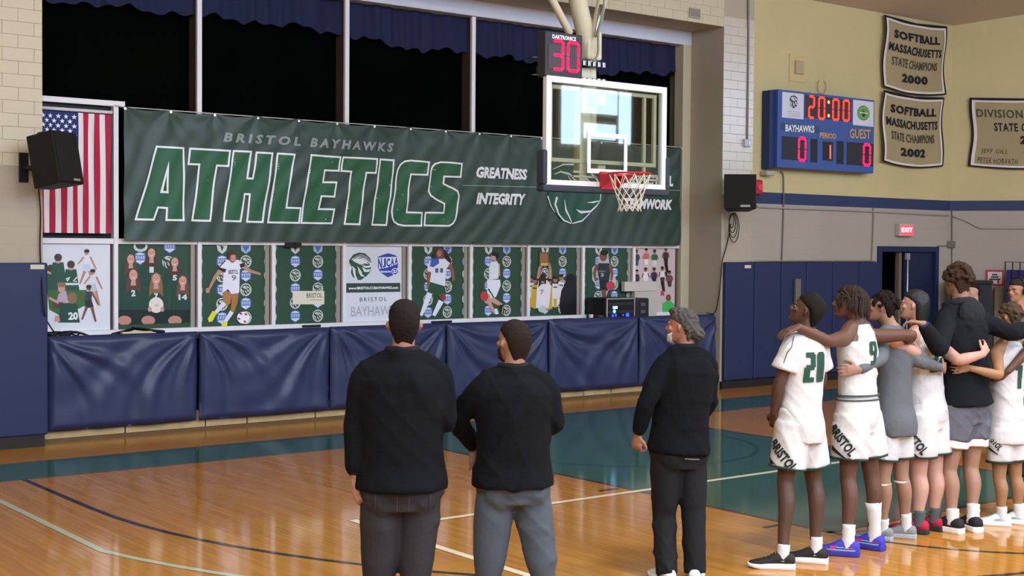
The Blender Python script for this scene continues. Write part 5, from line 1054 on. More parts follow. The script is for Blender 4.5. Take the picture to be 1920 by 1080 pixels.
def figure(name, label, Z, hip, neck, head, yaw, H, skin, arms, legs, hyaw=None, hpitch=0, g=1.0, group=None, armg=1.0, legg=1.0, voxel=.0062, seedless=False):
    f = Fig(); f.s = s = H/1.85; f.Z = Z; f.g = g
    c, sn = math.cos(math.radians(yaw)), math.sin(math.radians(yaw)); f.F = Vector((hV.x*c-hV.y*sn, hV.x*sn+hV.y*c, 0)); f.R = Vector((f.F.y, -f.F.x, 0))
    f.hip = PX(hip[0], hip[1], Z+(hip[2] if len(hip) > 2 else 0)); f.neck = PX(neck[0], neck[1], Z+(neck[2] if len(neck) > 2 else 0))
    ank = [V3(F(*l[1][:2])) for l in legs]; root = (ank[0]+ank[1])/2; root.z = 0
    f.e = empty(name, root, label, 'person', group); f.skin = mat(skin, .55, spec=.35, sss=.0, bump=.05, bscale=90)
    hy = math.radians(hyaw if hyaw is not None else yaw); hp = math.radians(hpitch); hf = Vector((hV.x*math.cos(hy)-hV.y*math.sin(hy), hV.x*math.sin(hy)+hV.y*math.cos(hy), 0)); hr = Vector((hf.y, -hf.x, 0))
    f.hF = (hf*math.cos(hp)+UP*math.sin(hp)).normalized(); f.hU = (UP*math.cos(hp)-hf*math.sin(hp)).normalized(); f.hR = hr
    hs = f.hs = .99*min(s, 1.06); f.hc = PX(head[0], head[1], Z+(head[2] if len(head) > 2 else 0)); f.ho = f.hc-f.hU*.118*hs-f.hF*(-.006*hs)
    bm = bmesh.new(); torso(bm, f.hip, f.neck, f.F, s, TOR, g)
    for sd in (-1, 1): ellp(bm, f.hip-f.F*.055*s*g+f.R*sd*.075*s*g-UP*.03*s, f.R, f.F, UP, .085*s*g, .07*s*g, .10*s)
    nb = f.neck+(f.hip-f.neck).normalized()*.03*s; nt = f.ho+f.hU*.07*hs-f.hF*.03*hs
    tube(bm, [nb, nb.lerp(nt, .5), nt], [(.066*s, .062*s), (.056*s, .057*s), (.055*s, .058*s)], 16, ref=f.F)
    # head
    loft(bm, f.ho, f.hR, f.hF, f.hU, [(z*hs, a*hs, b_*hs, w_*hs) for z, a, b_, w_ in HEADR], 20)
    P_ = lambda x, y, z: f.ho+(f.hR*x+f.hF*y+f.hU*z)*hs
    tube(bm, [P_(0, .086, .128), P_(0, .100, .108), P_(0, .112, .092), P_(0, .098, .083)], [.009*hs, .011*hs, .014*hs, .012*hs], 10, ref=f.hR)
    for sd in (-1, 1):
        ellp(bm, P_(sd*.012, .099, .087), f.hR, f.hF, f.hU, .010*hs, .011*hs, .009*hs); ellp(bm, P_(sd*.03, .086, .135), f.hR, f.hF, f.hU, .024*hs, .012*hs, .008*hs); ellp(bm, P_(sd*.045, .065, .098), f.hR, f.hF, f.hU, .022*hs, .018*hs, .018*hs)
        tube(bm, [P_(sd*.072, -.002, .128), P_(sd*.083, -.012, .122), P_(sd*.084, -.014, .105), P_(sd*.074, -.004, .088)], [.009*hs, .012*hs, .011*hs, .008*hs], 8, ref=f.hF)
    ellp(bm, P_(0, .092, .068), f.hR, f.hF, f.hU, .022*hs, .011*hs, .006*hs); ellp(bm, P_(0, .090, .056), f.hR, f.hF, f.hU, .020*hs, .011*hs, .007*hs); ellp(bm, P_(0, .082, .022), f.hR, f.hF, f.hU, .022*hs, .016*hs, .016*hs)
    f.sh = []; f.arm = []; f.leg = []
    ax = (f.neck-f.hip)
    for sd, a in zip((-1, 1), arms):
        S = f.hip+ax*.815+f.R*sd*.170*s*(.5+.5*g)
        if a.get('sh'): S = PX(a['sh'][0], a['sh'][1], Z+a['sh'][2])
        E_ = PX(a['el'][0], a['el'][1], Z+a['el'][2]); W_ = PX(a['wr'][0], a['wr'][1], Z+a['wr'][2]); T_ = PX(a['tip'][0], a['tip'][1], Z+a['tip'][2])
        f.arm.append((S, E_, W_)); k = s*armg
        ellp(bm, S, f.R, f.F, UP, .058*k, .058*k, .057*k)
        tube(bm, [f.hip+ax*.96+f.R*sd*.02*s, f.hip+ax*.90+f.R*sd*.09*s, S], [.058*k, .062*k, .058*k], 12, ref=f.F)
        limb(bm, S, E_, W_, [.056*k, .054*k, .044*k, .041*k, .043*k, .033*k, .0265*k])
        pal = a.get('palm'); d = (T_-W_).normalized(); n_ = Vector(pal).normalized() if pal else (f.R*-sd)
        if abs(n_.dot(d)) > .95: n_ = f.F
        hand(bm, W_, d, n_, a.get('th', 1), s*1.0, a.get('curl', .35))
        if len(f.arm) == 1: pass
    for sd, (kn, an) in zip((-1, 1), legs):
        A_ = V3(F(*an[:2])); A_.z = .085*s; J = f.hip+f.R*sd*.085*s*g-UP*.03*s; K_ = PX(kn[0], kn[1], (Z if len(kn) < 3 else Z+kn[2])); f.leg.append((J, K_, A_)); k = s*legg
        P7 = [J, J.lerp(K_, .35), J.lerp(K_, .8), K_, K_.lerp(A_, .28)-f.F*.018*s, K_.lerp(A_, .68)-f.F*.004, A_]
        stube(bm, P7, [(.088*k), (.082*k), (.062*k), (.056*k), (.059*k), (.040*k), (.036*k)], 16, ref=f.F)
        fy = math.radians(an[2]); fdv = Vector((hV.x*math.cos(fy)-hV.y*math.sin(fy), hV.x*math.sin(fy)+hV.y*math.cos(fy), 0)); f.leg[-1] = (J, K_, A_, fdv)
        tube(bm, [A_, A_-UP*.04*s+fdv*.01, A_-UP*.055*s+fdv*.10*s], [.030*s, .026*s, .016*s], 10, ref=f.R)
    f.bm = bm; f.body = remesh('body', bm, voxel, f.skin, f.e, smooth=3)
    for sd in (-1, 1):
        b2 = bmesh.new(); ellp(b2, P_(sd*.031, .0765, .118), f.hR, f.hF, f.hU, .0115*hs, .0105*hs, .008*hs); bm_obj('eye', b2, mat('#a89f98', .4), f.e, smooth=True)
        b2 = bmesh.new(); ellp(b2, P_(sd*.031, .0855, .118), f.hR, f.hF, f.hU, .005*hs, .003*hs, .005*hs); bm_obj('pupil', b2, mat('#1a120e', .2), f.e, smooth=True)
        b2 = bmesh.new(); tube(b2, [P_(sd*.015, .096, .134), P_(sd*.032, .095, .140), P_(sd*.05, .082, .135)], [.0035*hs]*3, 6, ref=f.hU); bm_obj('eyebrow', b2, mat(f.__dict__.get('brow', '#241a15'), .9), f.e, smooth=True)
    b2 = bmesh.new(); ellp(b2, P_(0, .101, .062), f.hR, f.hF, f.hU, .019*hs, .0035*hs, .0022*hs); bm_obj('mouth', b2, mat('#5a2e28', .6), f.e, smooth=True)
    f.P = P_; return f
def hairmesh(f, rings, col, nz=.004, fq=60, th=.0, rough=.9, extra=None, voxel=.006, smooth=2, seg=20, name='hair', var=.25, hm=None):
    bm = bmesh.new(); hs = f.hs; loft(bm, f.ho, f.hR, f.hF, f.hU, [(z*hs, a*hs, b_*hs, w_*hs) for z, a, b_, w_ in rings], seg)
    if extra: extra(bm, f)
    o = remesh(name, bm, voxel, hm or mat(col, rough, spec=.12, var=var*.5, vscale=60, bump=.25, bscale=120), f.e, smooth=smooth)
    if nz:
        me = o.data
        for v in me.vertices: v.co += v.normal*(noise.noise(v.co*fq)*nz+noise.noise(v.co*fq*2.3)*nz*.5)
    return o
SHORT = [(.022, -.060, -.080, .038), (.045, -.050, -.090, .050), (.07, -.035, -.098, .060), (.095, -.022, -.106, .071), (.118, -.008, -.111, .075), (.14, .018, -.114, .079), (.16, .062, -.114, .081), (.18, .088, -.110, .079), (.205, .076, -.098, .070), (.228, .05, -.072, .052), (.243, .015, -.035, .022)]
def shirt(f, sleeve, m, t0=-.12, inf=.026, hem=None, wr=.006, wf=1.0, seed=0, sl_r=None, name='sweatshirt', top=1.01, cuff=None, adj=None, voxel=.011, sides=(0, 1)):
    bm = bmesh.new(); s = f.s; ax = f.neck-f.hip
    def A_(t, a, b_):
        w_ = max(0, min(1, (t-.55)/.4)); a2 = (max(a, .150) if t < .8 else a)*f.g+inf*(1-.3*w_)+.012*min(1, max(0, -t/.1)); b2 = (max(b_, .112) if t < .7 else b_)*f.g+inf*(1-.3*w_)+(.022*min(1, max(0, (.12-t)/.15)) )+.012*min(1, max(0, -t/.1))
        if t > .9: a2 = a*f.g+.016; b2 = b_*f.g+.014
        if adj: a2, b2 = adj(t, a2, b2)
        return a2, b2
    torso(bm, f.hip, f.neck, f.F, s, cutprof(t0, top, A_), 1.0, 0)
    for i in sides:
        S, E_, W_ = f.arm[i]; sd = (-1, 1)[i]
        if sleeve <= 0: continue
        R7 = sl_r or [.076, .074, .066, .062, .060, .052, .043]
        tube(bm, [f.hip+ax*.955+f.R*sd*.015*s, f.hip+ax*.90+f.R*sd*.085*s, S+UP*.006*s], [.068*s, .078*s, .074*s], 14, ref=f.F); ellp(bm, S, f.R, f.F, UP, .074*s, .074*s, .07*s)
        if sleeve >= 1:
            C_ = E_.lerp(W_, sleeve-1); limb(bm, S, E_, C_, [r*s for r in R7])
        else: C_ = S.lerp(E_, sleeve); tube(bm, [S, S.lerp(C_, .5), C_], [R7[0]*s, R7[1]*s*1.02, R7[2]*s*1.12], 16, ref=(.3, .2, .5), round_caps=False)
    o = remesh(name, bm, voxel, m, f.e, 4, wr, wf, seed)
    if cuff and sleeve >= 1:
        for i in sides:
            S, E_, W_ = f.arm[i]; C_ = E_.lerp(W_, sleeve-1); d = (W_-E_).normalized(); b2 = bmesh.new(); tube(b2, [C_-d*.045, C_+d*.012], [.042*s, .037*s], 16, ref=(.3, .2, .5), round_caps=True); bm_obj('cuff', b2, cuff, f.e, smooth=True)
    return o
def collar(f, m, r=.066, t=.965, th=.009, name='collar'):
    c = f.hip+(f.neck-f.hip)*t; bm = bmesh.new(); n = 24; ax = (f.neck-f.hip).normalized(); L = []
    for i in range(n):
        a = 2*math.pi*i/n; d = f.R*math.cos(a)+f.F*math.sin(a); ctr = c+d*(r+.012*abs(math.cos(a)))*f.s+f.F*.006-UP*(.03*max(0, math.sin(a)))*f.s
        L.append([bm.verts.new(ctr+(d*math.cos(b_)*th+ax*math.sin(b_)*th*1.3)*f.s) for b_ in [2*math.pi*j/8 for j in range(8)]])
    for i in range(n):
        for j in range(8): bm.faces.new((L[i][j], L[(i+1) % n][j], L[(i+1) % n][(j+1) % 8], L[i][(j+1) % 8]))
    return bm_obj(name, bm, m, f.e, smooth=True)
def legwear(f, name, m, k=1.0, t1=.16, r=(.108, .112, .10, .092, .088, .082, .078), short=None, wr=.011, seed=0, wf=1.0, inf=.022, voxel=.011, butt=True):
    bm = bmesh.new(); s = f.s
    torso(bm, f.hip, f.neck, f.F, s, cutprof(-.2, t1, lambda t, a, b_: (max(a, .14)*f.g+inf-.006, max(b_, .105)*f.g+inf-.006)), 1.0, 0)
    for sd in ((-1, 1) if butt else ()): ellp(bm, f.hip-f.F*.045*s*f.g+f.R*sd*.07*s*f.g-UP*.05*s, f.R, f.F, UP, .10*s*f.g, .088*s*f.g, .12*s)
    f.hem = []
    for J, K_, A_, fdv in f.leg:
        if short is not None:
            C_ = J.lerp(K_, short); P3 = [J+UP*.03, J.lerp(C_, .5), C_]; tube(bm, P3, [(r[0]*s*f.g), (r[1]*s*f.g), (r[2]*s*f.g)], 20, ref=f.F, round_caps=False); f.hem.append((C_, (C_-J).normalized(), r[2]*s*f.g))
        else:
            E2 = A_-UP*.03*s; P7 = [J, J.lerp(K_, .35), J.lerp(K_, .8), K_, K_.lerp(E2, .3), K_.lerp(E2, .75), E2]; stube(bm, P7, [q*s for q in r], 18, ref=f.F, round_caps=False)
    return remesh(name, bm, voxel, m, f.e, 4, wr, wf, seed)
def hem_trim(f, m, h=.016, name='hem_trim', dr=.004):
    for C_, d, r in f.hem:
        bm = bmesh.new(); tube(bm, [C_-d*h*.5, C_+d*h*.6], [r+dr]*2, 24, ref=f.F, round_caps=False); bm_obj(name, bm, m, f.e, smooth=True)
def socks(f, m, tops, r=.047, extra=None):
    for (J, K_, A_, fdv), t in zip(f.leg, tops):
        C_ = A_.lerp(K_, t); B_ = A_-UP*.03; bm = bmesh.new(); n = 6; P_ = [B_.lerp(A_, i/2) for i in range(2)]+[A_.lerp(C_, i/5) for i in range(6)]
        shank = [.036, .036, .040, .047, .057, .059]
        rad = [.045, .044]+[max(.0425, np.interp(t*i/5, [0, .32, .72, 1], [.0385, .044, .064, .06]))+.002*math.sin(i*2.5) for i in range(6)]
        P_ = [p_-(f.F*.018*f.s*max(0, math.sin(math.pi*min(1, i*t/5)))*.7 if i > 1 else Vector()) for i, p_ in enumerate(P_)]
        tube(bm, P_, [q*f.s*(r/.047) for q in rad], 16, ref=f.F, round_caps=False); bm_obj('sock', bm, m, f.e, smooth=True)
def shoes(f, upper, sole, lace=None, accent=None, sc=1.0):
    for J, K_, A_, fdv in f.leg: shoe(f.e, A_, fdv, f.s*sc, upper, sole, lace, accent)
def decal(f, target, name, build, center, out, w_hint=0, step=.0012, rough=.7, cut=.02, off=.005, upv=None):
    """print conformed to a garment: cast along -out"""
    tv = [v.co.copy() for v in target.data.vertices]; tf = [tuple(p_.vertices) for p_ in target.data.polygons]; bvh = BVHTree.FromPolygons(tv, tf)
    out = out.normalized(); rt = UP.cross(out).normalized(); up_ = out.cross(rt); p = Print(); build(p)
    def mp(x, z, l):
        o = center+rt*x+up_*z+out*.5; h = bvh.ray_cast(o, -out, 1.0)
        return None if h[0] is None else tuple(h[0]+out*(off+l)+ (h[1]*.001 if h[1].dot(out) > 0 else -h[1]*.001))
    return p.build(name, mp, f.e, cut=cut, step=step, rough=rough)

WHITE = mat('#c9c7c3', .85, spec=.2, bump=.12, bscale=40, name='white jersey mesh'); WSOCK = mat('#cfcdc8', .9, spec=.15, bump=.12, bscale=50, stretch=(1, 1, 4)); BLKF = mat('#0b0d10', .95, spec=.15, bump=.25, bscale=25, name='black fleece')
DG = mat('#22382f', .7)
ZP = lambda px, py: float((V3(F(px, py))-V3(C0)).dot(V3(CV)))
def num_block(p, t, col, x0, x1, z0, z1):
    """blocky jersey numerals"""
    n = len(t); w_ = (x1-x0)/n*.86; gap = (x1-x0)/n*.14
    for i, ch in enumerate(t):
        a = x0+i*(w_+gap); b_ = a+w_; th = (z1-z0)*.17; zm = (z0+z1)/2; hw = th*1.15
        def bar(u0, u1, v0, v1): p.poly(col, [(u0, v0), (u1, v0), (u1, v1), (u0, v1)], same=True)
        p.lay += 1; sg = SEGS[ch]
        if ch == '1': bar((a+b_)/2-hw*.4, (a+b_)/2+hw*.8, z0, z1); bar((a+b_)/2-hw*1.1, (a+b_)/2, z1-th*1.3, z1-th*.5); continue
        if 'a' in sg: bar(a+th*.3, b_-th*.3, z1-th, z1)
        if 'd' in sg: bar(a+th*.3, b_-th*.3, z0, z0+th)
        if 'g' in sg: bar(a+th*.3, b_-th*.3, zm-th/2, zm+th/2)
        if 'f' in sg: bar(a, a+hw, zm, z1-th*.35)
        if 'b' in sg: bar(b_-hw, b_, zm, z1-th*.35)
        if 'e' in sg: bar(a, a+hw, z0+th*.0, zm)
        if 'c' in sg: bar(b_-hw, b_, z0+th*.35, zm)

# ---------------------------------------------------------------- three men in black
def pants_shoes(f, up='#d8d8d4', so='#eeeeea'): shoes(f, up, so)
f = figure('person', 'tall man in black sweatshirt and dark grey jeans, leftmost of the three from behind', 7.0, (752, 905), (755, 660), (758, 607), 8, 1.92, '#96705c',
  [dict(el=(668, 800, -.02), wr=(666, 893, -.06), tip=(688, 948, -.10), th=1, palm=(.61, .79, 0), curl=.45), dict(el=(836, 790, .02), wr=(800, 730, .30), tip=(780, 700, .36), th=-1)],
  [((711, 1085), (704, 1285, 20)), ((779, 1085), (786, 1280, -10))], hyaw=5, hpitch=8, g=1.14, armg=1.1, legg=.86)
hairmesh(f, SHORT, '#1f1916', .003)
sw = shirt(f, 1.9, BLKF, t0=-.04, inf=.040, wr=.013, seed=1, cuff=mat('#111315', .9))
collar(f, mat('#5a2026', .8), .0605, 1.045, .004, 'red_collar_lining'); collar(f, mat('#101214', .9), .0655, 1.022, .014, 'neckband')
jn = legwear(f, 'jeans', mat('#292729', .85, bump=.25, bscale=30, var=.15, vscale=3), t1=.10, inf=.032, seed=2, r=(.108, .106, .088, .078, .078, .074, .070)); shoes(f, '#2a2a2c', '#d8d8d4')
decal(f, jn, 'pocket_stitching', lambda p: [p.poly('#483f38', [(x, -.07), (x+.003, -.07), (x+.003, .05), (x, .05)], same=True) for x in (.03, .14, -.14, -.03)]+[p.poly('#483f38', [(x, .05), (x+.115, .05), (x+.115, .055), (x, .055)], same=True) for x in (.03, -.14)], f.hip-UP*.05, -f.F)
f = figure('person', 'man in black sweatshirt and slate grey trousers, middle of the three from behind', 7.2, (962, 900), (963, 690), (964, 641), 14, 1.80, '#9a735c',
  [dict(el=(856, 785, .05), wr=(888, 838, .22), tip=(896, 876, .2), th=1, palm=(.3, .9, -.1), curl=.7), dict(el=(1038, 790, .05), wr=(1000, 815, .30), tip=(975, 820, .34), th=-1)],
  [((914, 1085), (896, 1240, 25)), ((1019, 1080), (1045, 1235, -15))], hyaw=35, hpitch=6, g=1.10, armg=1.08, legg=.84)
hairmesh(f, SHORT, '#241d18', .0015, 90)
b2 = bmesh.new(); loft(b2, f.ho, f.hR, f.hF, f.hU, [(z*f.hs, a*f.hs, b_*f.hs, w_*f.hs) for z, a, b_, w_ in ((-.006, .078, .03, .02), (.012, .098, .03, .044), (.04, .0955, .01, .0575), (.06, .093, .02, .0635), (.085, .05, .02, .0685))], 16); bm_obj('beard', b2, mat('#2d251e', .95), f.e, smooth=True)
sw = shirt(f, 1.93, BLKF, t0=-.05, inf=.040, wr=.013, seed=5, cuff=mat('#111315', .9))
collar(f, mat('#7a2830', .8), .0605, 1.045, .004, 'red_collar_lining'); collar(f, mat('#101214', .9), .0655, 1.022, .014, 'neckband')
legwear(f, 'trousers', mat('#454c53', .85, bump=.15, bscale=30), t1=.10, inf=.032, seed=7, wr=.011, r=(.106, .106, .086, .066, .066, .062, .058)); shoes(f, '#2a2a2c', '#d8d8d4')
f = figure('person', 'grey-haired man in black sweatshirt and black jeans with hair tied back', 9.08, (1273, 838), (1288, 652), (1280, 612), 24, 1.80, '#a0705c',
  [dict(el=(1211, 758, -.15), wr=(1196, 815, -.08), tip=(1190, 862, -.04), th=1, palm=(.8, .1, 0), curl=.85), dict(el=(1328, 758, .12), wr=(1300, 800, .38), tip=(1290, 810, .4), th=-1)],
  [((1245, 965), (1250, 1092, 20)), ((1300, 960), (1303, 1090, -12))], hyaw=62, hpitch=4, g=1.12, armg=1.05, legg=.88)
def tail(bm, f): ellp(bm, f.P(0, -.125, .075), f.hR, f.hF, f.hU, .045, .042, .045); ellp(bm, f.P(0, -.10, .10), f.hR, f.hF, f.hU, .06, .04, .05); ellp(bm, f.P(0, .03, .215), f.hR, f.hF, f.hU, .06, .07, .03)
hairmesh(f, [(z, a, b_-.006, w_+.005) for z, a, b_, w_ in SHORT], '#4a4743', .012, 45, extra=tail)
b2 = bmesh.new(); loft(b2, f.ho, f.hR, f.hF, f.hU, [(z*f.hs, a*f.hs, b_*f.hs, w_*f.hs) for z, a, b_, w_ in ((-.012, .08, .04, .02), (.008, .102, .04, .040), (.035, .099, .03, .0555), (.055, .095, .04, .060), (.07, .06, .03, .062))], 16); bm_obj('white_goatee', b2, mat('#b8b2ac', .95), f.e, smooth=True)
sw = shirt(f, 1.88, BLKF, t0=-.05, inf=.036, wr=.011, seed=9, cuff=mat('#111315', .9)); collar(f, mat('#101214', .9), .0655, 1.022, .014, 'neckband')
jn = legwear(f, 'jeans', mat('#111214', .85, bump=.2, bscale=30), t1=.10, inf=.032, seed=11, wr=.012, r=(.106, .108, .092, .082, .080, .078, .076)); shoes(f, '#dcdcda', '#eeeeea', '#c8c8c4')
decal(f, jn, 'pocket_logo', lambda p: p.poly('#77777a', [(-.02, .0), (.10, -.012), (.10, -.02), (-.02, -.008)]), f.hip-UP*.05-f.R*.03, -f.F)

# ---------------------------------------------------------------- the line of players
JG = 'players standing arm in arm in a line'
def brist(p, L=.24, h=.075, rot=-.85):
    c, s_ = math.cos(rot), math.sin(rot); p.text('#1c2a24', 'BRISTOL', -L/2, L/2, -h/2, h/2, .045, 0, 1.05, rot=rot)
def wedge(p, x0, z0, x1, z1, w_=.03): p.poly('#1a2420', [(x0, z0), (x1, z1), (x1-.005, z1-w_*.2), (x0-.0, z0-w_)])
def jersey(f, m=WHITE, t0=-.30, inf=.012, seed=0, wr=.008, shoulder=.125, name='jersey', flare=.01, neckw=.085):
    bm = bmesh.new()
    def A_(t, a, b_):
        a2 = max(a, .150)*f.g+inf+flare*max(0, -t); b2 = max(b_, .110)*f.g+inf+flare*max(0, -t)
        if t < -.02: a2 = .172*f.g+inf+.012; b2 = .128*f.g+inf+.03
        if t > .70: k = min(1, (t-.70)/.18); a2 = a2*(1-k)+shoulder*k
        if t > .90: a2 = min(a2, a*f.g+.012); b2 = b_*f.g+.011
        return a2, b2
    torso(bm, f.hip, f.neck, f.F, f.s, cutprof(t0, .955, A_), 1.0, 0)
    return remesh(name, bm, .010, m, f.e, 3, wr, 1.1, seed)
Z1 = 9.54
f = figure('person', 'player in short-sleeved white jersey number 20, left end of the line', Z1, (1500, 790), (1511, 621), (1514, 582), 45, 1.90, '#4f382a',
  [dict(el=(1461, 720, -.12), wr=(1451, 775, -.05), tip=(1452, 815, .02), th=-1, curl=.5), dict(el=(1540, 715, .22), wr=(1505, 765, .33), tip=(1490, 780, .35), th=-1)],
  [((1472, 905, -.06), (1467, 1066, 82)), ((1526, 902, .09), (1529, 1055, 70))], hyaw=68, hpitch=22, g=.98, group=JG)
hairmesh(f, [(z, a-.004, b_-.012, w_+.010) for z, a, b_, w_ in SHORT[:-1]]+[(.252, .02, -.04, .03)], '#1d1a14', .002, 120, var=.1)
js = shirt(f, .60, WHITE, t0=-.22, inf=.018, wr=.009, seed=21, name='jersey', sl_r=[.076, .078, .082, .07, .06, .05, .04], voxel=.010); collar(f, mat('#26352f', .8), .068, .965, .006)
decal(f, js, 'back_number', lambda p: num_block(p, '20', '#1f4638', -.10, .10, -.105, .105), f.hip+(f.neck-f.hip)*.62-f.R*.035, (-f.F*.9-f.R*.06).normalized())
st = legwear(f, 'shorts', WHITE, t1=.14, r=(.118, .128, .130), short=.72, wr=.010, seed=23, inf=.026, voxel=.010); hem_trim(f, DG, .012)
lf = (-hV*.95-hR*.30).normalized()
decal(f, st, 'leg_lettering', lambda p: (brist(p), wedge(p, -.12, -.01, .03, -.125, .045)), PX(1472, 850, Z1-.05), lf)
socks(f, WSOCK, (.16, .20)); shoes(f, '#24221f', '#e8e4de', '#8a6a3c', sc=1.02)
decal(f, js, 'side_piping', lambda p: p.poly('#3a4a42', limb2([(.01, .13), (.0, .06), (-.03, .02), (-.05, -.05)], [.006]*4)), PX(1487, 665, Z1-.1), lf)
Z2 = 9.95
f = figure('person', 'braided player in sleeveless white jersey with long arms over both neighbours', Z2, (1608, 775), (1607, 600), (1594, 566), 45, 1.93, '#5c3e30',
  [dict(el=(1552, 640, -.42), wr=(1496, 613, -.58), tip=(1462, 626, -.60), th=-1, palm=(.1, .2, -1), curl=.42), dict(el=(1710, 628, .08), wr=(1702, 640, .36), tip=(1702, 662, .40), th=1)],
  [((1590, 898, -.08), (1588, 1042, 72)), ((1634, 893, .05), (1637, 1030, 50))], hyaw=80, hpitch=4, g=.96, group=JG)
hs_ = hairmesh(f, SHORT, '#2a211c', .002, 60)
bm = bmesh.new(); rg = random.Random(3)
for k in range(64):
    a = rg.uniform(-2.5, 2.5); h0 = rg.uniform(.15, .235); rr_ = .078*math.sqrt(max(.05, 1-((h0-.14)/.11)**2)); st_ = f.P(rr_*math.sin(a), -.015-rr_*1.15*math.cos(a) if abs(a) < 1.6 else -.015+rr_*1.05, h0)
    od = Vector((0, 0, 0))+f.hR*math.sin(a)*.9-f.hF*math.cos(a); L_ = rg.uniform(.06, .12)*(1.2 if abs(a) < 1.5 else .75)
    mid = f.P(.088*math.sin(a), -.015-.112*math.cos(a), .15); end = f.P(.092*math.sin(a), -.018-.118*math.cos(a), .15-L_)
    tube(bm, smooth_path([st_, mid+od*.008, end+od*.01], 3), [.008]*6+[.006], 6, ref=(.2, .3, .9))
bm_obj('braids', bm, mat('#2b211b', .9, var=.3, vscale=80), f.e, smooth=True)
js = jersey(f, t0=-.02, seed=31, inf=.016, shoulder=.118); collar(f, mat('#3b4a45', .8), .072, .965, .006)
decal(f, js, 'back_number', lambda p: num_block(p, '9', '#1f4638', -.052, .052, -.085, .085), f.hip+(f.neck-f.hip)*.66, -f.F)
for z_, c_ in ((.045, '#3f4f48'), (.012, '#3f4f48')):
    t_ = z_/(f.neck-f.hip).length; bm = bmesh.new(); c0 = f.hip+(f.neck-f.hip)*(.14+t_); torso(bm, f.hip, f.neck, f.F, f.s, [(.13+t_, .195, .146), (.145+t_, .195, .146)], f.g, 0); bm_obj('waistband_stripe', bm, mat(c_, .8), f.e, smooth=True)
st = legwear(f, 'shorts', WHITE, t1=.17, r=(.128, .140, .135), short=.66, wr=.011, seed=33, inf=.030, voxel=.010); hem_trim(f, DG, .014)
decal(f, st, 'leg_lettering', lambda p: (brist(p), wedge(p, -.12, -.01, .03, -.125, .045)), PX(1582, 822, Z2-.06), lf)
socks(f, WSOCK, (.30, .58), r=.05); shoes(f, '#4038a8', '#3a3494', None, [('#c02a6a', -.045, .0, .055, .085), ('#a8d8c8', .02, .065, .060, .095), ('#b03068', .075, .115, .045, .070), ('#7ab0c0', -.05, .15, .040, .048)], sc=1.04)
Z3 = 10.35
f = figure('person', 'dark-haired player in charcoal long-sleeved top, third from the left in the line', Z3, (1676, 782), (1672, 612), (1654, 576), 42, 1.80, '#94705a',
  [dict(el=(1652, 672, -.33), wr=(1609, 694, -.56), tip=(1570, 694, -.58), th=-1, palm=(.1, 1, 0), curl=.3), dict(el=(1716, 676, -.02), wr=(1766, 690, .12), tip=(1778, 690, .25), th=1, palm=(.1, 1, 0))],
  [((1656, 898, -.05), (1654, 1013, 62)), ((1690, 893, .05), (1698, 1009, 68))], hyaw=70, hpitch=8, g=.92, group=JG)
def curls(n, r0, sc, sd):
    def fn(bm, f):
        rg = random.Random(sd)
        for k in range(n):
            a = rg.uniform(-2.6, 2.6); e_ = rg.uniform(-.15, 1.45); R_ = .088
            bmesh.ops.create_icosphere(bm, subdivisions=1, radius=r0*rg.uniform(.7, 1.3), matrix=Matrix.Translation(f.P(R_*math.sin(a)*math.cos(e_)*sc, -.02-R_*1.2*math.cos(a)*math.cos(e_)*sc, .135+.105*math.sin(e_)*sc)))
    return fn
hairmesh(f, SHORT, '#1c1613', .004, 60, extra=curls(90, .017, 1.05, 4))
ls = shirt(f, 1.93, mat('#5b5e61', .85, bump=.15, bscale=30), t0=-.20, inf=.030, wr=.010, seed=41, name='long_sleeved_top', sl_r=[.066, .064, .058, .054, .052, .046, .038]); collar(f, mat('#4b4e52', .8), .068, .965, .008)
st = legwear(f, 'shorts', WHITE, t1=.0, r=(.104, .110, .112), short=.66, wr=.008, seed=43, inf=.004, voxel=.010); hem_trim(f, DG, .012)
socks(f, WSOCK, (.22, .28)); shoes(f, '#7d807e', '#a4a6a4', '#5a5c5a')
for (J, K_, A_, fdv) in f.leg: bm = bmesh.new(); c_ = K_.lerp(A_, .10); tube(bm, [c_-UP*.008, c_+UP*.008], [.064*f.s]*2, 18, ref=f.F, round_caps=False); bm_obj('knee_band', bm, mat('#d8cfc0', .8), f.e, smooth=True)
Z4 = 10.68
f = figure('person', 'player with long straight black hair in white jersey, fourth from the left in the line', Z4, (1736, 772), (1726, 612), (1716, 572), 42, 1.88, '#b98e7c',
  [dict(el=(1718, 662, -.32), wr=(1668, 641, -.5), tip=(1640, 632, -.5), th=-1, palm=(.1, 1, 0)), dict(el=(1797, 676, -.14), wr=(1843, 664, -.12), tip=(1857, 640, -.02), th=1, palm=(.2, 1, 0), curl=.5)],
  [((1722, 892, -.05), (1721, 1000, 60)), ((1752, 886, .05), (1751, 994, 45))], hyaw=58, hpitch=6, g=1.06, group=JG, legg=1.14, armg=1.08)
hairmesh(f, [(-.15, -.085, -.108, .02), (-.125, -.07, -.122, .055), (-.06, -.055, -.125, .068), (-.02, -.035, -.118, .072), (.04, -.02, -.118, .078), (.09, -.01, -.118, .080), (.12, .0, -.117, .081), (.14, .02, -.117, .082), (.16, .062, -.116, .083), (.185, .088, -.110, .080), (.21, .074, -.096, .068), (.232, .045, -.068, .048), (.244, .012, -.035, .02)], '#17181a', .0015, 30, hm=mat('#141517', .42, spec=.4, bump=.5, bscale=55, stretch=(3, 3, .25)))
js = jersey(f, t0=.0, seed=51, shoulder=.135, inf=.018); collar(f, mat('#3b4a45', .8), .074, .965, .006)
decal(f, js, 'back_number', lambda p: num_block(p, '22', '#22463a', -.10, .10, -.095, .095), f.hip+(f.neck-f.hip)*.62, -f.F)
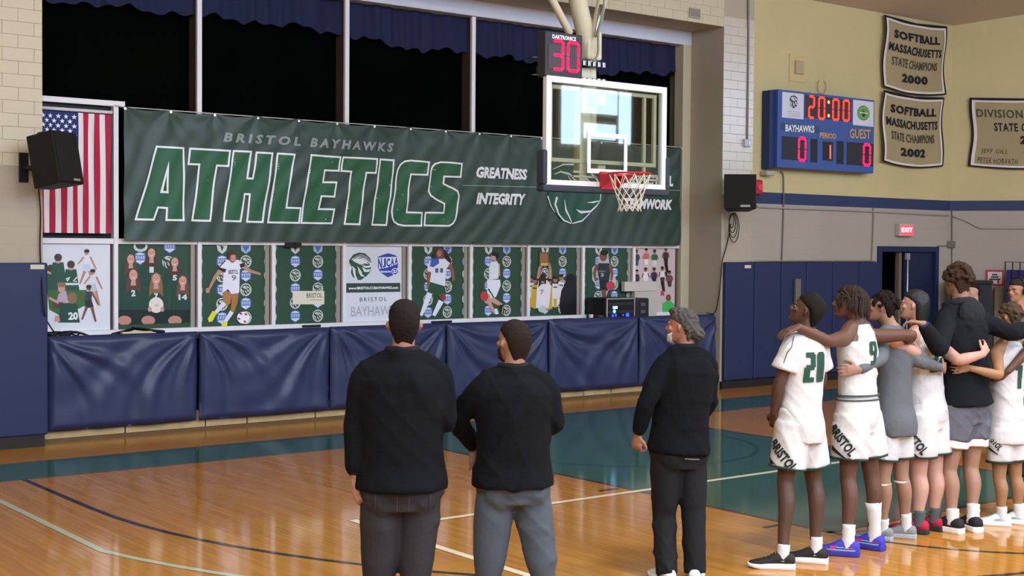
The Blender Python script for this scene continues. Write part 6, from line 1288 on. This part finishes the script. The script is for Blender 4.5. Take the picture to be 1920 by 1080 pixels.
st = legwear(f, 'shorts', WHITE, t1=.12, r=(.124, .134, .130), short=.66, wr=.011, seed=53, inf=.024, voxel=.010); hem_trim(f, DG, .014)
decal(f, st, 'leg_lettering', lambda p: (brist(p), wedge(p, -.12, -.01, .03, -.125, .04)), PX(1716, 822, Z4-.06), lf)
socks(f, mat('#4d5355', .9), (.26, .26), r=.052); shoes(f, '#a81c38', '#2a2e30', '#2a2e30', [('#2f3538', .08, .17, .03, .05)])
Z5 = 10.79
f = figure('person', 'tall curly-haired player in black hooded sweatshirt and grey shorts', Z5, (1812, 755), (1801, 565), (1795, 527), 30, 2.04, '#94705a',
  [dict(el=(1762, 655, -.36), wr=(1730, 606, -.46), tip=(1694, 600, -.40), th=-1, palm=(-.2, .4, -.9), curl=.7), dict(el=(1895, 624, -.04), wr=(1950, 612, .05), tip=(1980, 615, .08), th=1)],
  [((1779, 884, -.04), (1785, 998, 40)), ((1820, 880, .04), (1823, 995, 15))], hyaw=25, hpitch=0, g=1.0, group=JG)
hairmesh(f, SHORT, '#3a2a20', .004, 60, extra=curls(110, .02, 1.12, 9))
hd = shirt(f, 1.90, mat('#15181b', .95, spec=.15, bump=.2, bscale=25), t0=-.02, inf=.034, wr=.011, seed=61, name='hooded_sweatshirt', cuff=mat('#20284a', .9))
b2 = bmesh.new(); c_ = f.hip+(f.neck-f.hip)*.93; 
ellp(b2, c_-f.F*.10*f.s-UP*.03, f.R, f.F, UP, .13*f.s, .05*f.s, .10*f.s)
n = 14; tube(b2, [c_+(f.R*math.cos(a)*.115+f.F*(.02+math.sin(a)*.085))*f.s+UP*(.035-.03*math.sin(a)) for a in np.linspace(-math.pi*1.15, math.pi*.15, n)], [.03*f.s]*n, 10, ref=UP)
remesh('hood', b2, .009, mat('#1a1d21', .92, bump=.2, bscale=25), f.e, 3, .004, 1.4, 3)
decal(f, hd, 'sleeve_mark', lambda p: p.poly('#c8ccd0', [(-.02, -.02), (.028, -.012), (.008, .028)]), PX(1765, 610, Z5-.35), -f.F)
und = legwear(f, 'under_shorts', mat('#dedad4', .8), t1=-.1, r=(.105, .112, .112), short=.62, wr=.003, seed=63, inf=-.02, voxel=.010, butt=False)
st = legwear(f, 'shorts', mat('#5a5b62', .8, bump=.1, bscale=30), t1=.06, r=(.118, .124, .122), short=.50, wr=.011, seed=64, inf=.020, voxel=.010)
socks(f, WSOCK, (.24, .30), r=.05); shoes(f, '#1d1b1c', '#e4ded4', None, sc=1.05)
Z6 = 10.97
f = figure('person', 'shorter player in white jersey number 1, his arm across the hooded back', Z6, (1886, 792), (1893, 632), (1893, 594), 30, 1.68, '#98714f',
  [dict(el=(1874, 704, -.38), wr=(1818, 690, -.38), tip=(1784, 692, -.36), th=-1, palm=(.1, 1, 0), curl=.25), dict(el=(1930, 700, .15), wr=(1935, 740, .3), tip=(1935, 760, .3), th=1)],
  [((1874, 898, -.03), (1877, 985, 75)), ((1904, 895, .04), (1909, 982, 60))], hyaw=40, hpitch=0, g=.94, group=JG)
hairmesh(f, SHORT, '#4a3a2c', .004, 60, extra=curls(60, .015, 1.02, 12))
js = jersey(f, t0=-.24, seed=71, inf=.02); collar(f, mat('#3b4a45', .8), .072, .965, .006)
decal(f, js, 'back_number', lambda p: num_block(p, '1', '#22463a', -.05, .05, -.095, .095), f.hip+(f.neck-f.hip)*.55, -f.F)
st = legwear(f, 'shorts', WHITE, t1=.06, r=(.116, .122, .122), short=.66, wr=.010, seed=73, inf=.018, voxel=.010); hem_trim(f, DG, .016)
decal(f, st, 'leg_lettering', lambda p: (brist(p, .15, .055), wedge(p, -.08, -.02, .03, -.10, .03)), PX(1864, 826, Z6-.06), lf)
socks(f, WSOCK, (.26, .30), r=.05); shoes(f, '#d4dcd8', '#f0eeea', '#4a9a94', [('#4aa09a', .02, .06, .05, .07)])
Z7 = 11.3
f = figure('person', 'player cut by the right edge of the picture, dark arm reaching left', Z7, (1952, 780), (1953, 605), (1953, 566), 30, 1.86, '#5c3e30',
  [dict(el=(1930, 655, -.45), wr=(1889, 697, -.50), tip=(1868, 716, -.44), th=-1, palm=(.1, 1, 0)), dict(el=(2000, 690, .1), wr=(2000, 760, .15), tip=(2000, 800, .15), th=1)],
  [((1940, 890, -.03), (1938, 975, 60)), ((1975, 890, .04), (1978, 975, 30))], hyaw=30, g=.98, group=JG)
hairmesh(f, SHORT, '#1d1a16', .003, 60)
js = shirt(f, .5, WHITE, t0=-.2, inf=.018, wr=.004, seed=81, name='jersey'); st = legwear(f, 'shorts', WHITE, t1=.1, r=(.116, .126, .126), short=.66, wr=.010, seed=83, inf=.022); hem_trim(f, DG, .016)
socks(f, WSOCK, (.26, .30)); shoes(f, '#26282c', '#e0e0dc')

# ---------------------------------------------------------------- far background
f = figure('person', 'dark-haired man in dark clothes far behind, by the grey bin', 18.2, (1826, 680), (1826, 585), (1824, 546), 150, 1.86, '#b08a74',
  [dict(el=(1803, 630, .0), wr=(1806, 665, -.1), tip=(1808, 680, -.1)), dict(el=(1849, 630, 0), wr=(1846, 665, -.1), tip=(1844, 680, -.1))],
  [((1815, 740), (1815, 808, 160)), ((1836, 740), (1836, 808, 150))], hyaw=115, g=1.0, voxel=.012)
hairmesh(f, SHORT, '#211a16', .002, voxel=.01); shirt(f, 1.9, mat('#23262a', .9), t0=-.06, name='jacket', voxel=.014); legwear(f, 'trousers', mat('#1d1e22', .9), voxel=.014); shoes(f, '#1a1a1a', '#2a2a2a')
f = figure('person', 'man wearing a black headset far behind at the right edge', 14.2, (1912, 700), (1911, 585), (1907, 545), 160, 1.92, '#9a6e54',
  [dict(el=(1882, 650, .0), wr=(1890, 690, -.1), tip=(1892, 708, -.1)), dict(el=(1941, 650, 0), wr=(1936, 690, -.1), tip=(1934, 708, -.1))],
  [((1900, 785), (1898, 888, 170)), ((1924, 785), (1926, 888, 150))], hyaw=125, g=1.0, voxel=.012)
hairmesh(f, SHORT, '#2a2420', .002, voxel=.01); shirt(f, 1.9, mat('#50584a', .9), t0=-.06, name='jacket', voxel=.014); legwear(f, 'trousers', mat('#2c2c30', .9), voxel=.014); shoes(f, '#1a1a1a', '#2a2a2a')
bm = bmesh.new(); tube(bm, [f.P(.09*math.cos(a), -.01, .14+.115*math.sin(a)) for a in np.linspace(0, math.pi, 14)], [.009]*14, 8, ref=f.hF)
for sd in (-1, 1): ellp(bm, f.P(sd*.09, -.01, .115), f.hR, f.hF, f.hU, .02, .035, .04)
bm_obj('headset', bm, mat('#1c1e20', .5), f.e, smooth=True)
